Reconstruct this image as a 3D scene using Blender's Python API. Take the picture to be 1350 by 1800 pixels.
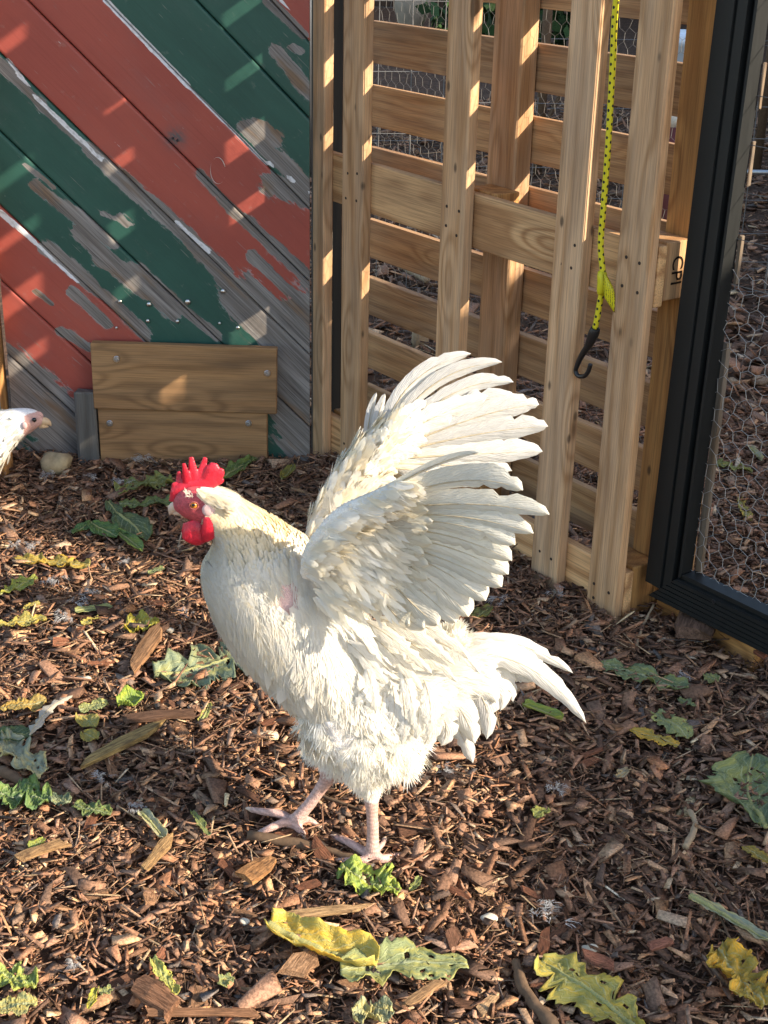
import bpy, bmesh, math, random
import numpy as np
from mathutils import Vector, Matrix

random.seed(7)
RNG = np.random.default_rng(11)
scene = bpy.context.scene
COL = scene.collection
for _o in list(bpy.data.objects):
    bpy.data.objects.remove(_o)

# ------------------------------------------------------------------ camera
F = 2496.0                 # focal length in pixels of the 1350 x 1800 photograph
CAM_H = 1.25
_u = -np.array([545 - 675.0, -(6460 - 900.0), -F]); _u /= np.linalg.norm(_u)
_X = np.array([1.0, 0, 0]) - _u * _u[0]; _X /= np.linalg.norm(_X)
_Y = np.cross(_u, _X)
CM = np.array([_X, _Y, _u])            # camera axes -> world
CAM = np.array([0, 0, CAM_H])
cam_data = bpy.data.cameras.new('camera')
cam = bpy.data.objects.new('camera', cam_data)
COL.objects.link(cam)
cam_data.sensor_fit = 'VERTICAL'
cam_data.sensor_height = 36.0
cam_data.lens = F / 1800.0 * 36.0
cam_data.clip_start = 0.05
cam_data.clip_end = 400
_m = Matrix([list(CM[0]) + [0], list(CM[1]) + [0], list(CM[2]) + [CAM_H], [0, 0, 0, 1]])
cam.matrix_world = _m
scene.camera = cam

# ------------------------------------------------------------------ sky, sun, exposure
SUN_AZ, SUN_EL = math.radians(-22), math.radians(25)
world = bpy.data.worlds.new('World'); scene.world = world
world.use_nodes = True
_wn = world.node_tree.nodes; _wl = world.node_tree.links
_bg = _wn.get('Background') or _wn.new('ShaderNodeBackground')
_sky = _wn.new('ShaderNodeTexSky')
_sky.sky_type = 'NISHITA'; _sky.sun_disc = False
_sky.sun_elevation = SUN_EL; _sky.sun_rotation = math.radians(90) - SUN_AZ
_wl.new(_sky.outputs[0], _bg.inputs[0]); _bg.inputs[1].default_value = 0.15
sun_data = bpy.data.lights.new('sun', 'SUN'); sun_data.energy = 4.2
sun_data.angle = math.radians(0.5); sun_data.color = (1.0, 0.90, 0.76)
sun = bpy.data.objects.new('sun', sun_data); COL.objects.link(sun)
_sd = Vector((math.cos(SUN_EL) * math.cos(SUN_AZ), math.cos(SUN_EL) * math.sin(SUN_AZ), math.sin(SUN_EL)))
sun.rotation_euler = _sd.to_track_quat('Z', 'Y').to_euler()
sun.location = (6, -3, 6)
scene.view_settings.view_transform = 'Standard'
scene.view_settings.look = 'None'
scene.view_settings.gamma = 1.0
scene.view_settings.use_curve_mapping = False
scene.view_settings.use_white_balance = True        # the phone balanced for the open shade
scene.view_settings.white_balance_temperature = 7000
scene.view_settings.white_balance_tint = 10
scene.view_settings.exposure = 1.4
scene.cycles.max_bounces = 8
scene.cycles.use_denoising = True

# ------------------------------------------------------------------ photo pixel -> point in the place
def ray(px, py):
    return CM @ np.array([(px - 675) / F, -(py - 900) / F, -1.0])
def G(px, py, z=0.0):                    # point on the level z
    d = ray(px, py); return CAM + d * (z - CAM_H) / d[2]
def AY(px, py, y):                       # point on the upright plane at distance y
    d = ray(px, py); return CAM + d * y / d[1]
def onplane(px, py, p, n):
    d = ray(px, py); return CAM + d * (np.dot(p - CAM, n) / np.dot(d, n))
def proj(P):                             # world points (n,3) -> photo pixels (only used to place wear)
    c = (np.asarray(P) - CAM) @ CM
    return 675 + F * c[:, 0] / -c[:, 2], 900 - F * c[:, 1] / -c[:, 2]
def nrm(v):
    v = np.asarray(v, float); return v / (np.linalg.norm(v) + 1e-12)

# ------------------------------------------------------------------ object helpers
def tag(o, label=None, cat=None, group=None, kind=None):
    if label: o['label'] = label
    if cat: o['category'] = cat
    if group: o['group'] = group
    if kind: o['kind'] = kind
    return o
def empty(name, loc=(0, 0, 0), label=None, cat=None, group=None):
    o = bpy.data.objects.new(name, None); COL.objects.link(o)
    o.location = loc; o.empty_display_size = 0.05
    return tag(o, label, cat, group)
def link(name, me, mat=None, parent=None, loc=None, mw=None):
    o = bpy.data.objects.new(name, me); COL.objects.link(o)
    if mat is not None and me is not None and len(me.materials) == 0:
        me.materials.append(mat)
    if mw is not None: o.matrix_world = mw
    if loc is not None: o.location = loc
    if parent is not None:
        o.parent = parent
        o.matrix_parent_inverse = Matrix.Translation(-Vector(parent.location)) if parent.type == 'EMPTY' else parent.matrix_world.inverted()
    return o
def mesh_np(name, V, Fc, smooth=False, uv=None, col=None, attrs=None, nor=None):
    """V (n,3); Fc (m,k) all faces with k corners; uv per vertex (n,2); col per vertex (n,3)."""
    V = np.asarray(V, np.float32); Fc = np.asarray(Fc, np.int32)
    me = bpy.data.meshes.new(name)
    n, (m, k) = len(V), Fc.shape
    me.vertices.add(n); me.vertices.foreach_set('co', V.ravel())
    me.loops.add(m * k); me.loops.foreach_set('vertex_index', Fc.ravel())
    me.polygons.add(m)
    me.polygons.foreach_set('loop_start', np.arange(0, m * k, k, dtype=np.int32))
    me.polygons.foreach_set('loop_total', np.full(m, k, np.int32))
    if smooth: me.polygons.foreach_set('use_smooth', np.ones(m, bool))
    if uv is not None:
        l = me.uv_layers.new(name='UVMap')
        l.data.foreach_set('uv', np.asarray(uv, np.float32)[Fc.ravel()].ravel())
    if col is not None:
        c = np.ones((n, 4), np.float32); c[:, :3] = col
        a = me.attributes.new('Col', 'FLOAT_COLOR', 'POINT'); a.data.foreach_set('color', c.ravel())
    for nm, val in (attrs or {}).items():
        a = me.attributes.new(nm, 'FLOAT', 'POINT'); a.data.foreach_set('value', np.asarray(val, np.float32))
    me.update(calc_edges=True)
    me.validate()
    if nor is not None: me.normals_split_custom_set_from_vertices(np.asarray(nor, np.float32))
    return me
def mesh_py(name, V, Fc, smooth=False):
    me = bpy.data.meshes.new(name); me.from_pydata([tuple(map(float, v)) for v in V], [], [tuple(f) for f in Fc]); me.update()
    if smooth: me.polygons.foreach_set('use_smooth', np.ones(len(me.polygons), bool))
    return me
def frame_mw(o, x, y, z):
    return Matrix([[x[0], y[0], z[0], o[0]], [x[1], y[1], z[1], o[1]], [x[2], y[2], z[2], o[2]], [0, 0, 0, 1]])
def box_mesh(name, lx, ly, lz, bev=0.002, jit=0.0, seg=1):
    """box centred on the origin, x the long way, chamfered edges, optional slight warp"""
    bm = bmesh.new()
    bmesh.ops.create_cube(bm, size=1.0)
    for v in bm.verts: v.co = Vector((v.co.x * lx, v.co.y * ly, v.co.z * lz))
    if bev > 0:
        bmesh.ops.bevel(bm, geom=list(bm.edges), offset=bev, segments=seg, affect='EDGES', profile=0.5)
    if jit > 0:
        for v in bm.verts: v.co += Vector((random.uniform(-jit, jit), random.uniform(-jit, jit), random.uniform(-jit, jit)))
    me = bpy.data.meshes.new(name); bm.to_mesh(me); bm.free()
    return me
def tube_geo(P, R, seg=10, flat=None, cap=True, closed_tip=True):
    """tube along points P with radii R; flat = (vector, factor) squashes across a direction. Returns V, F(list)"""
    P = np.asarray(P, float); R = np.broadcast_to(np.asarray(R, float), (len(P),))
    T = np.gradient(P, axis=0); T /= np.linalg.norm(T, axis=1)[:, None] + 1e-12
    up = np.array([0, 0, 1.0]) if abs(T[0][2]) < 0.9 else np.array([0, 1.0, 0])
    N = nrm(np.cross(T[0], up)); V = []; Fc = []
    for i in range(len(P)):
        N = nrm(N - T[i] * np.dot(N, T[i])); B = np.cross(T[i], N)
        for k in range(seg):
            a = 2 * math.pi * k / seg
            o = (N * math.cos(a) + B * math.sin(a)) * R[i]
            if flat is not None:
                fv = nrm(flat[0]); o = o - fv * np.dot(o, fv) * (1 - flat[1])
            V.append(P[i] + o)
    for i in range(len(P) - 1):
        for k in range(seg):
            a = i * seg + k; b = i * seg + (k + 1) % seg
            Fc.append((a, b, b + seg, a + seg))
    if cap:
        Fc.append(tuple(range(seg - 1, -1, -1)))
        s = (len(P) - 1) * seg; Fc.append(tuple(range(s, s + seg)))
    return V, Fc
def tube_mesh(name, P, R, seg=10, flat=None, smooth=True, uv=False):
    V, Fc = tube_geo(P, R, seg, flat)
    me = mesh_py(name, V, Fc, smooth)
    if uv:
        P = np.asarray(P, float); L = np.concatenate([[0], np.cumsum(np.linalg.norm(np.diff(P, axis=0), axis=1))])
        l = me.uv_layers.new(name='UVMap')
        for p in me.polygons:
            ks = [me.loops[i].vertex_index for i in p.loop_indices]
            wrap = len(ks) == 4 and {k % seg for k in ks} == {0, seg - 1}
            for i in p.loop_indices:
                vi = me.loops[i].vertex_index; k = vi % seg
                l.data[i].uv = (L[vi // seg], (1.0 if (wrap and k == 0) else k / seg))
    return me
def catmull(P, n):
    P = np.asarray(P, float); m = len(P)
    Q = np.vstack([2 * P[0] - P[1], P, 2 * P[-1] - P[-2]])
    t = np.linspace(0, m - 1 - 1e-9, n); i = np.floor(t).astype(int); f = (t - i)[:, None]
    p0, p1, p2, p3 = Q[i], Q[i + 1], Q[i + 2], Q[i + 3]
    return 0.5 * (2 * p1 + (p2 - p0) * f + (2 * p0 - 5 * p1 + 4 * p2 - p3) * f ** 2 + (3 * p1 - p0 - 3 * p2 + p3) * f ** 3)
def fuse(name, parts, voxel, smooth_iter=3):
    """several closed shapes grown into one continuous skin"""
    V = []; Fc = []
    for v, f in parts:
        o = len(V); V += [tuple(map(float, x)) for x in v]; Fc += [tuple(i + o for i in q) for q in f]
    me = bpy.data.meshes.new(name + '_raw'); me.from_pydata(V, [], Fc); me.update()
    ob = bpy.data.objects.new(name + '_raw', me); COL.objects.link(ob)
    bm = bmesh.new(); bm.from_mesh(me); bmesh.ops.recalc_face_normals(bm, faces=bm.faces); bm.to_mesh(me); bm.free()
    md = ob.modifiers.new('r', 'REMESH'); md.mode = 'VOXEL'; md.voxel_size = voxel; md.use_smooth_shade = True
    if smooth_iter:
        sm = ob.modifiers.new('s', 'SMOOTH'); sm.factor = 0.5; sm.iterations = smooth_iter
    dg = bpy.context.evaluated_depsgraph_get(); dg.update()
    out = bpy.data.meshes.new_from_object(ob.evaluated_get(dg)); out.name = name
    bpy.data.objects.remove(ob); bpy.data.meshes.remove(me)
    out.polygons.foreach_set('use_smooth', np.ones(len(out.polygons), bool))
    return out
def ellipsoid_geo(c, r, seg=14, rings=9, rot=None):
    V = []; Fc = []
    c = np.asarray(c, float)
    for i in range(rings + 1):
        th = math.pi * i / rings
        th = min(max(th, 0.02), math.pi - 0.02)
        for k in range(seg):
            a = 2 * math.pi * k / seg
            p = np.array([r[0] * math.sin(th) * math.cos(a), r[1] * math.sin(th) * math.sin(a), r[2] * math.cos(th)])
            if rot is not None: p = rot @ p
            V.append(c + p)
    for i in range(rings):
        for k in range(seg):
            a = i * seg + k; b = i * seg + (k + 1) % seg
            Fc.append((a, b, b + seg, a + seg))
    Fc.append(tuple(range(seg - 1, -1, -1))); s = rings * seg; Fc.append(tuple(range(s, s + seg)))
    return V, Fc
def terrain(x, y):
    x = np.asarray(x, float); y = np.asarray(y, float)
    return (0.006 * np.sin(3.1 * x + 1.3) * np.cos(2.7 * y) + 0.004 * np.sin(7.3 * x + 5.1 * y)
            + 0.003 * np.cos(13.0 * x - 9.0 * y + 1.0))
# ------------------------------------------------------------------ materials
def new_mat(name):
    m = bpy.data.materials.new(name); m.use_nodes = True
    nt = m.node_tree
    for n in list(nt.nodes): nt.nodes.remove(n)
    return m, nt
class NB:
    """small node builder: b('Type', {input: value or socket}, attr=...) -> node"""
    def __init__(s, nt): s.nt = nt
    def __call__(s, typ, ins=None, **at):
        n = s.nt.nodes.new('ShaderNode' + typ)
        for k, v in at.items(): setattr(n, k, v)
        for k, v in (ins or {}).items():
            sk = n.inputs[k]
            if isinstance(v, bpy.types.NodeSocket): s.nt.links.new(v, sk)
            elif isinstance(v, bpy.types.Node): s.nt.links.new(v.outputs[0], sk)
            else: sk.default_value = v
        return n
    def math(s, op, a, b=None, c=None, clamp=False):
        d = {0: a}
        if b is not None: d[1] = b
        if c is not None: d[2] = c
        return s('Math', d, operation=op, use_clamp=clamp).outputs[0]
    def mul(s, a, b): return s.math('MULTIPLY', a, b)
    def add(s, a, b): return s.math('ADD', a, b)
    def step(s, x, lo, hi):
        return s('MapRange', {0: x, 1: lo, 2: hi, 3: 0.0, 4: 1.0}, interpolation_type='SMOOTHSTEP').outputs[0]
    def mix(s, f, a, b, blend='MIX'):
        n = s('Mix', data_type='RGBA', blend_type=blend)
        for i, v in ((0, f), (6, a), (7, b)):
            if isinstance(v, (bpy.types.NodeSocket,)): s.nt.links.new(v, n.inputs[i])
            else: n.inputs[i].default_value = v if i == 0 else (tuple(v) + (1.0,))[:4]
        return n.outputs[2]
    def vmul(s, v, k):
        return s('VectorMath', {0: v, 1: k}, operation='MULTIPLY').outputs[0]
    def vadd(s, v, k):
        return s('VectorMath', {0: v, 1: k}, operation='ADD').outputs[0]
    def noise(s, v, scale=1.0, detail=3.0, rough=0.55, dist=0.0):
        return s('TexNoise', {'Vector': v, 'Scale': scale, 'Detail': detail, 'Roughness': rough, 'Distortion': dist}).outputs[0]
    def bump(s, h, strength=0.3, dist=0.002):
        return s('Bump', {'Strength': strength, 'Distance': dist, 'Height': h}).outputs[0]
    def out(s, sh): s('OutputMaterial', {0: sh})
    def bsdf(s, col, rough=0.7, normal=None, metal=0.0, spec=0.3, **kw):
        d = {'Roughness': rough, 'Metallic': metal, 'Specular IOR Level': spec}
        n = s('BsdfPrincipled')
        for k, v in d.items():
            if isinstance(v, bpy.types.NodeSocket): s.nt.links.new(v, n.inputs[k])
            else: n.inputs[k].default_value = v
        if isinstance(col, bpy.types.NodeSocket): s.nt.links.new(col, n.inputs['Base Color'])
        else: n.inputs['Base Color'].default_value = tuple(col) + (1.0,)
        if normal is not None: s.nt.links.new(normal, n.inputs['Normal'])
        return n.outputs[0]

def wood_nodes(b, light, dark, vec, grey=0.0, ring=70.0, knots=True, greycol=(0.30, 0.27, 0.23), holes=True):
    """returns colour socket, height socket; local x is along the grain"""
    rnd = b('ObjectInfo').outputs['Random']
    off = b('CombineXYZ', {0: b.mul(rnd, 37.0), 1: b.mul(rnd, 91.0), 2: b.mul(rnd, 53.0)}).outputs[0]
    p = b.vadd(vec, off)
    sep = b('SeparateXYZ', {0: p})
    warp = b.noise(b.vmul(p, (1.3, 7.0, 7.0)), 1.0, 3.0, 0.5)
    warp2 = b.noise(b.vmul(p, (4.0, 18.0, 18.0)), 1.0, 2.0, 0.5)
    kd = b('TexVoronoi', {'Vector': b.vmul(p, (3.2, 11.0, 9.0)), 'Scale': 1.0}, feature='F1').outputs['Distance']
    near = b.math('SUBTRACT', 1.0, b.step(kd, 0.0, 0.45))
    arg = b.add(b.add(b.mul(sep.outputs[1], ring), b.mul(sep.outputs[2], ring * 0.7)), b.mul(warp, 11.0))
    arg = b.add(arg, b.mul(warp2, 1.6))
    if knots: arg = b.add(arg, b.mul(near, 7.0))
    band = b.math('SINE', b.mul(arg, 2.2))
    band = b.add(b.mul(band, 0.5), 0.5)
    band = b.math('POWER', band, 1.8)
    fib = b.noise(b.vmul(p, (9.0, 420.0, 420.0)), 1.0, 3.0, 0.6)
    c = b.mix(b.mul(band, 0.75), light, dark)
    c = b.mix(b.step(fib, 0.35, 0.75), c, b.mix(0.45, c, (0.06, 0.035, 0.02)))
    big = b.noise(b.vmul(p, (2.5, 9.0, 9.0)), 1.0, 4.0, 0.6)
    tone = b.mix(b.step(big, 0.3, 0.7), (0.78, 0.74, 0.70), (1.12, 1.08, 1.0))
    c = b.mix(1.0, c, tone, 'MULTIPLY')
    # each board its own tone
    tn = b.add(0.74, b.mul(rnd, 0.44))
    hu = b.math('FRACT', b.mul(rnd, 13.7))
    c = b.mix(1.0, c, b('CombineColor', {0: tn, 1: b.mul(tn, b.add(0.95, b.mul(hu, 0.08))), 2: b.mul(tn, b.add(0.86, b.mul(hu, 0.2)))}).outputs[0], 'MULTIPLY')
    if grey > 0:
        gm = b.noise(b.vmul(p, (3.0, 30.0, 30.0)), 1.0, 5.0, 0.65)
        g = b.mul(b.step(gm, 0.36, 0.66), grey)
        c = b.mix(g, c, b.mix(fib, greycol, tuple(x * 0.62 for x in greycol)))
    if knots:
        kn = b.math('SUBTRACT', 1.0, b.step(kd, 0.06, 0.12))
        pick = b.step(b('TexVoronoi', {'Vector': b.vmul(p, (3.2, 11.0, 9.0)), 'Scale': 1.0}, feature='F1').outputs['Color'], 0.42, 0.46)
        kn = b.mul(kn, pick)
        c = b.mix(b.mul(kn, 0.8), c, (0.085, 0.04, 0.018))
    if holes:
        hv = b('TexVoronoi', {'Vector': b.vmul(p, (16.0, 34.0, 34.0)), 'Scale': 1.0}, feature='F1')
        hm = b.math('SUBTRACT', 1.0, b.step(hv.outputs['Distance'], 0.08, 0.22))
        hm = b.mul(hm, b.step(hv.outputs['Color'], 0.72, 0.74))
        c = b.mix(b.mul(hm, 0.75), c, (0.03, 0.02, 0.014))
    h = b.add(b.mul(band, -0.3), b.mul(fib, 0.8))
    return c, h
def wood_mat(name, light, dark, grey=0.0, ring=70.0, knots=True, rough=0.75, bump=0.35, holes=True, greycol=(0.30, 0.27, 0.23)):
    m, nt = new_mat(name); b = NB(nt)
    v = b('TexCoord').outputs['Object']
    c, h = wood_nodes(b, light, dark, v, grey, ring, knots, greycol, holes)
    b.out(b.bsdf(c, rough, b.bump(h, bump, 0.0015)))
    return m
M = {}
M['pine'] = wood_mat('pine_wood', (0.70, 0.435, 0.25), (0.45, 0.24, 0.11), grey=0.30, greycol=(0.52, 0.395, 0.28))
M['pine_clean'] = wood_mat('pine_clean', (0.76, 0.46, 0.235), (0.38, 0.175, 0.07), ring=42.0, holes=False)
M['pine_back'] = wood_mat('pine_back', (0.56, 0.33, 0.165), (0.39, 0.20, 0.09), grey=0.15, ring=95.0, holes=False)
M['pine_orange'] = wood_mat('pine_orange', (0.56, 0.30, 0.115), (0.36, 0.17, 0.06), ring=60.0)
M['treated'] = wood_mat('treated_board', (0.32, 0.185, 0.092), (0.18, 0.10, 0.048), ring=60.0, grey=0.20, greycol=(0.26, 0.19, 0.12), holes=False)
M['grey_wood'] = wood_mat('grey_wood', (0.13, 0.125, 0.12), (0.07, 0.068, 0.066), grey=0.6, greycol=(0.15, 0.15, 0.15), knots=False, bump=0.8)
M['fence_wood'] = wood_mat('fence_wood', (0.22, 0.16, 0.11), (0.13, 0.09, 0.06), grey=0.5)

def paint_mat(name, col, col2):
    """old paint peeling off grey wood; the wear itself sits in the attributes peel and white"""
    m, nt = new_mat(name); b = NB(nt)
    uv = b('UVMap').outputs[0]
    su = b('SeparateXYZ', {0: uv})
    p = b('CombineXYZ', {0: su.outputs[0], 1: su.outputs[1], 2: 0.0}).outputs[0]
    peel = b('Attribute', attribute_name='peel').outputs['Fac']
    wht = b('Attribute', attribute_name='white').outputs['Fac']
    stain = b('Attribute', attribute_name='stain').outputs['Fac']
    n1 = b.noise(b.vmul(p, (9.0, 42.0, 1.0)), 1.0, 6.0, 0.62, 0.3)
    n2 = b.noise(b.vmul(p, (60.0, 130.0, 1.0)), 1.0, 3.0, 0.6)
    n3 = b.noise(b.vmul(p, (22.0, 95.0, 1.0)), 1.0, 4.0, 0.6)
    k = b.add(peel, b.mul(b.math('SUBTRACT', n1, 0.5), 1.9))
    k = b.add(k, b.mul(b.math('SUBTRACT', n2, 0.5), 0.35))
    bare = b.step(k, 0.50, 0.53)
    rimw = b.mul(b.step(k, 0.43, 0.47), b.step(n3, 0.44, 0.56))
    # chips knocked off anywhere
    chip = b.mul(b.step(n3, 0.715, 0.73), b.step(n1, 0.47, 0.55))
    # wood
    fib = b.noise(b.vmul(p, (6.0, 330.0, 1.0)), 1.0, 4.0, 0.65)
    wv = b.noise(b.vmul(p, (3.0, 55.0, 1.0)), 1.0, 4.0, 0.6, 0.5)
    wood = b.mix(b.step(wv, 0.3, 0.72), (0.30, 0.275, 0.255), (0.135, 0.115, 0.10))
    wood = b.mix(b.step(b.noise(b.vmul(p, (5.0, 20.0, 1.0)), 1.0, 3.0, 0.6), 0.52, 0.70), wood, (0.21, 0.135, 0.085))
    wood = b.mix(b.step(fib, 0.40, 0.78), wood, (0.055, 0.048, 0.044))
    # paint
    tone = b.noise(b.vmul(p, (3.5, 10.0, 1.0)), 1.0, 4.0, 0.6)
    pc = b.mix(b.step(tone, 0.25, 0.75), col, col2)
    streak = b.noise(b.vmul(p, (4.0, 200.0, 1.0)), 1.0, 3.0, 0.7)
    pc = b.mix(b.mul(b.step(streak, 0.52, 0.8), 0.35), pc, tuple(x * 0.45 for x in col))
    pc = b.mix(b.mul(b.step(b.noise(b.vmul(p, (30.0, 30.0, 1.0)), 1.0, 6.0, 0.7), 0.6, 0.75), 0.25), pc, (0.30, 0.27, 0.24))
    pc = b.mix(b.mul(b.step(b.noise(b.vmul(p, (2.0, 4.0, 1.0)), 1.0, 6.0, 0.7), 0.52, 0.68), 0.30), pc, tuple(0.5 * x + 0.06 for x in col))
    scr = b.noise(b.vmul(p, (14.0, 260.0, 1.0)), 1.0, 2.0, 0.5)
    pc = b.mix(b.mul(b.step(scr, 0.70, 0.74), 0.5), pc, (0.28, 0.24, 0.22))
    pc = b.mix(b.mul(stain, b.step(n2, 0.25, 0.6)), pc, (0.10, 0.085, 0.085))
    whitec = b.mix(b.step(n2, 0.45, 0.7), (0.66, 0.65, 0.66), (0.42, 0.40, 0.39))
    wm = b.step(b.add(wht, b.mul(b.math('SUBTRACT', n3, 0.5), 0.9)), 0.45, 0.55)
    c = b.mix(b.math('MAXIMUM', b.mul(rimw, 0.0), b.mul(chip, 0.0)), pc, whitec)
    c = b.mix(b.mul(rimw, 0.22), pc, whitec)
    c = b.mix(b.mul(chip, 0.55), c, whitec)
    worn = b.mul(b.step(k, 0.18, 0.52), b.step(b.add(b.mul(fib, 0.6), b.mul(n2, 0.4)), 0.50, 0.60))
    c = b.mix(b.mul(worn, 0.75), c, wood)
    c = b.mix(bare, c, wood)
    c = b.mix(wm, c, whitec)
    h = b.add(b.mul(b.math('SUBTRACT', 1.0, bare), 1.0), b.add(b.mul(fib, b.add(0.25, b.mul(bare, 0.75))), b.mul(streak, 0.35)))
    rough = b.add(0.42, b.mul(bare, 0.4))
    b.out(b.bsdf(c, rough, b.bump(h, 0.45, 0.0016), spec=0.35))
    return m
M['red_paint'] = paint_mat('red_paint', (0.36, 0.078, 0.055), (0.29, 0.060, 0.045))
M['green_paint'] = paint_mat('green_paint', (0.026, 0.092, 0.070), (0.018, 0.066, 0.051))

def attr_mat(name, rough=0.85, fib=(1, 1, 1), strength=0.4, spec=0.2, vary=0.5):
    """colour from the vertex attribute Col with fine grain"""
    m, nt = new_mat(name); b = NB(nt)
    c = b('Attribute', attribute_name='Col').outputs['Color']
    v = b('TexCoord').outputs['Object']
    n = b.noise(b.vmul(v, fib), 1.0, 4.0, 0.65)
    c = b.mix(1.0, c, b.mix(b.step(n, 0.3, 0.7), (1 - vary,) * 3, (1 + vary * 0.6,) * 3), 'MULTIPLY')
    b.out(b.bsdf(c, rough, b.bump(n, strength, 0.002), spec=spec))
    return m
M['mulch'] = attr_mat('mulch', 0.8, (260, 260, 260), 0.7, 0.25, 0.45)
def chip_mat():
    m, nt = new_mat('bark_chip'); b = NB(nt)
    oc = b('ObjectInfo').outputs['Color']; v = b('TexCoord').outputs['Object']
    rnd = b('ObjectInfo').outputs['Random']
    v = b.vadd(v, b('CombineXYZ', {0: rnd, 1: b.mul(rnd, 7.0), 2: 0.0}).outputs[0])
    v = b.vmul(v, (1.0, 0.5, 0.12))
    n = b.noise(b.vmul(v, (3.0, 30, 30)), 1.0, 5.0, 0.7)
    n2 = b.noise(b.vmul(v, (5, 6, 6)), 1.0, 4.0, 0.65)
    c = b.mix(b.step(n, 0.35, 0.65), b.mix(1.0, oc, (0.5, 0.45, 0.42), 'MULTIPLY'), b.mix(1.0, oc, (1.25, 1.2, 1.15), 'MULTIPLY'))
    c = b.mix(b.mul(b.step(n2, 0.48, 0.66), 0.6), c, (0.075, 0.042, 0.026))
    b.out(b.bsdf(c, 0.85, b.bump(n, 0.9, 0.003), spec=0.15)); return m
M['chip'] = chip_mat()
def soil_mat():
    m, nt = new_mat('soil'); b = NB(nt)
    v = b('TexCoord').outputs['Object']
    n = b.noise(v, 90.0, 6.0, 0.7); n2 = b.noise(v, 9.0, 4.0, 0.6)
    vo = b('TexVoronoi', {'Vector': b.vmul(v, (70, 45, 45)), 'Scale': 1.0}).outputs['Color']
    c = b.mix(b.step(n, 0.3, 0.7), (0.05, 0.031, 0.021), (0.14, 0.085, 0.056))
    c = b.mix(b.mul(b.step(vo, 0.55, 0.75), 0.7), c, (0.17, 0.095, 0.06))
    c = b.mix(b.step(n2, 0.4, 0.7), c, b.mix(0.4, c, (0.05, 0.03, 0.02)))
    b.out(b.bsdf(c, 0.95, b.bump(b.add(n, vo), 0.8, 0.01), spec=0.1)); return m
M['soil'] = soil_mat()
def plain(name, col, rough=0.5, metal=0.0, spec=0.4, nscale=60.0, vary=0.2, bump=0.1, aniso=(1, 1, 1)):
    m, nt = new_mat(name); b = NB(nt)
    v = b('TexCoord').outputs['Object']
    n = b.noise(b.vmul(v, aniso), nscale, 4.0, 0.6)
    c = b.mix(n, tuple(x * (1 - vary) for x in col), tuple(min(1, x * (1 + vary)) for x in col))
    b.out(b.bsdf(c, b.add(rough - 0.08, b.mul(n, 0.16)), b.bump(n, bump, 0.001), metal, spec)); return m
M['black_metal'] = plain('black_metal', (0.010, 0.011, 0.011), 0.5, 0.0, 0.3, 120, 0.35, 0.05, (1, 1, 0.1))
M['galv'] = plain('galvanised', (0.45, 0.46, 0.47), 0.4, 0.9, 0.5, 300, 0.25)
M['door_wire'] = plain('door_wire', (0.42, 0.41, 0.39), 0.5, 0.3, 0.4, 300, 0.3)
M['wire'] = plain('wire', (0.16, 0.155, 0.15), 0.6, 0.3, 0.3, 300, 0.3)
M['nail'] = plain('nail', (0.05, 0.035, 0.028), 0.6, 0.5, 0.3, 300, 0.4)
M['screw'] = plain('screw', (0.62, 0.62, 0.62), 0.3, 1.0, 0.5, 500, 0.2)
M['black_rubber'] = plain('black_plastic', (0.012, 0.012, 0.013), 0.38, 0.0, 0.5, 200, 0.3)
M['stone'] = plain('stone', (0.36, 0.28, 0.17), 0.95, 0.0, 0.15, 45, 0.7, 1.0)
M['white_stone'] = plain('white_stone', (0.50, 0.46, 0.37), 0.85, 0.0, 0.2, 150, 0.35, 0.6)
M['bucket'] = plain('white_plastic', (0.62, 0.70, 0.78), 0.4, 0.0, 0.4, 20, 0.05)
M['dark_red'] = plain('dark_red', (0.10, 0.02, 0.02), 0.5, 0.0, 0.4, 60, 0.4)
M['twig'] = plain('twig', (0.13, 0.082, 0.05), 0.85, 0.0, 0.2, 120, 0.5, 0.8, (1, 1, 1))
M['pale_twig'] = plain('pale_twig', (0.34, 0.25, 0.16), 0.85, 0.0, 0.2, 120, 0.4, 0.8)
M['sack'] = plain('sack', (0.30, 0.25, 0.19), 0.9, 0.0, 0.2, 8, 0.5, 0.6)
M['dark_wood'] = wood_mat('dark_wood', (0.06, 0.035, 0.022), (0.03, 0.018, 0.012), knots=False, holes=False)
M['pale_scratch'] = plain('pale_scratch', (0.50, 0.42, 0.38), 0.7, 0.0, 0.3, 200, 0.3, 0.3)
M['ink'] = plain('burnt_ink', (0.02, 0.012, 0.008), 0.9, 0.0, 0.1, 200, 0.3)

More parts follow.
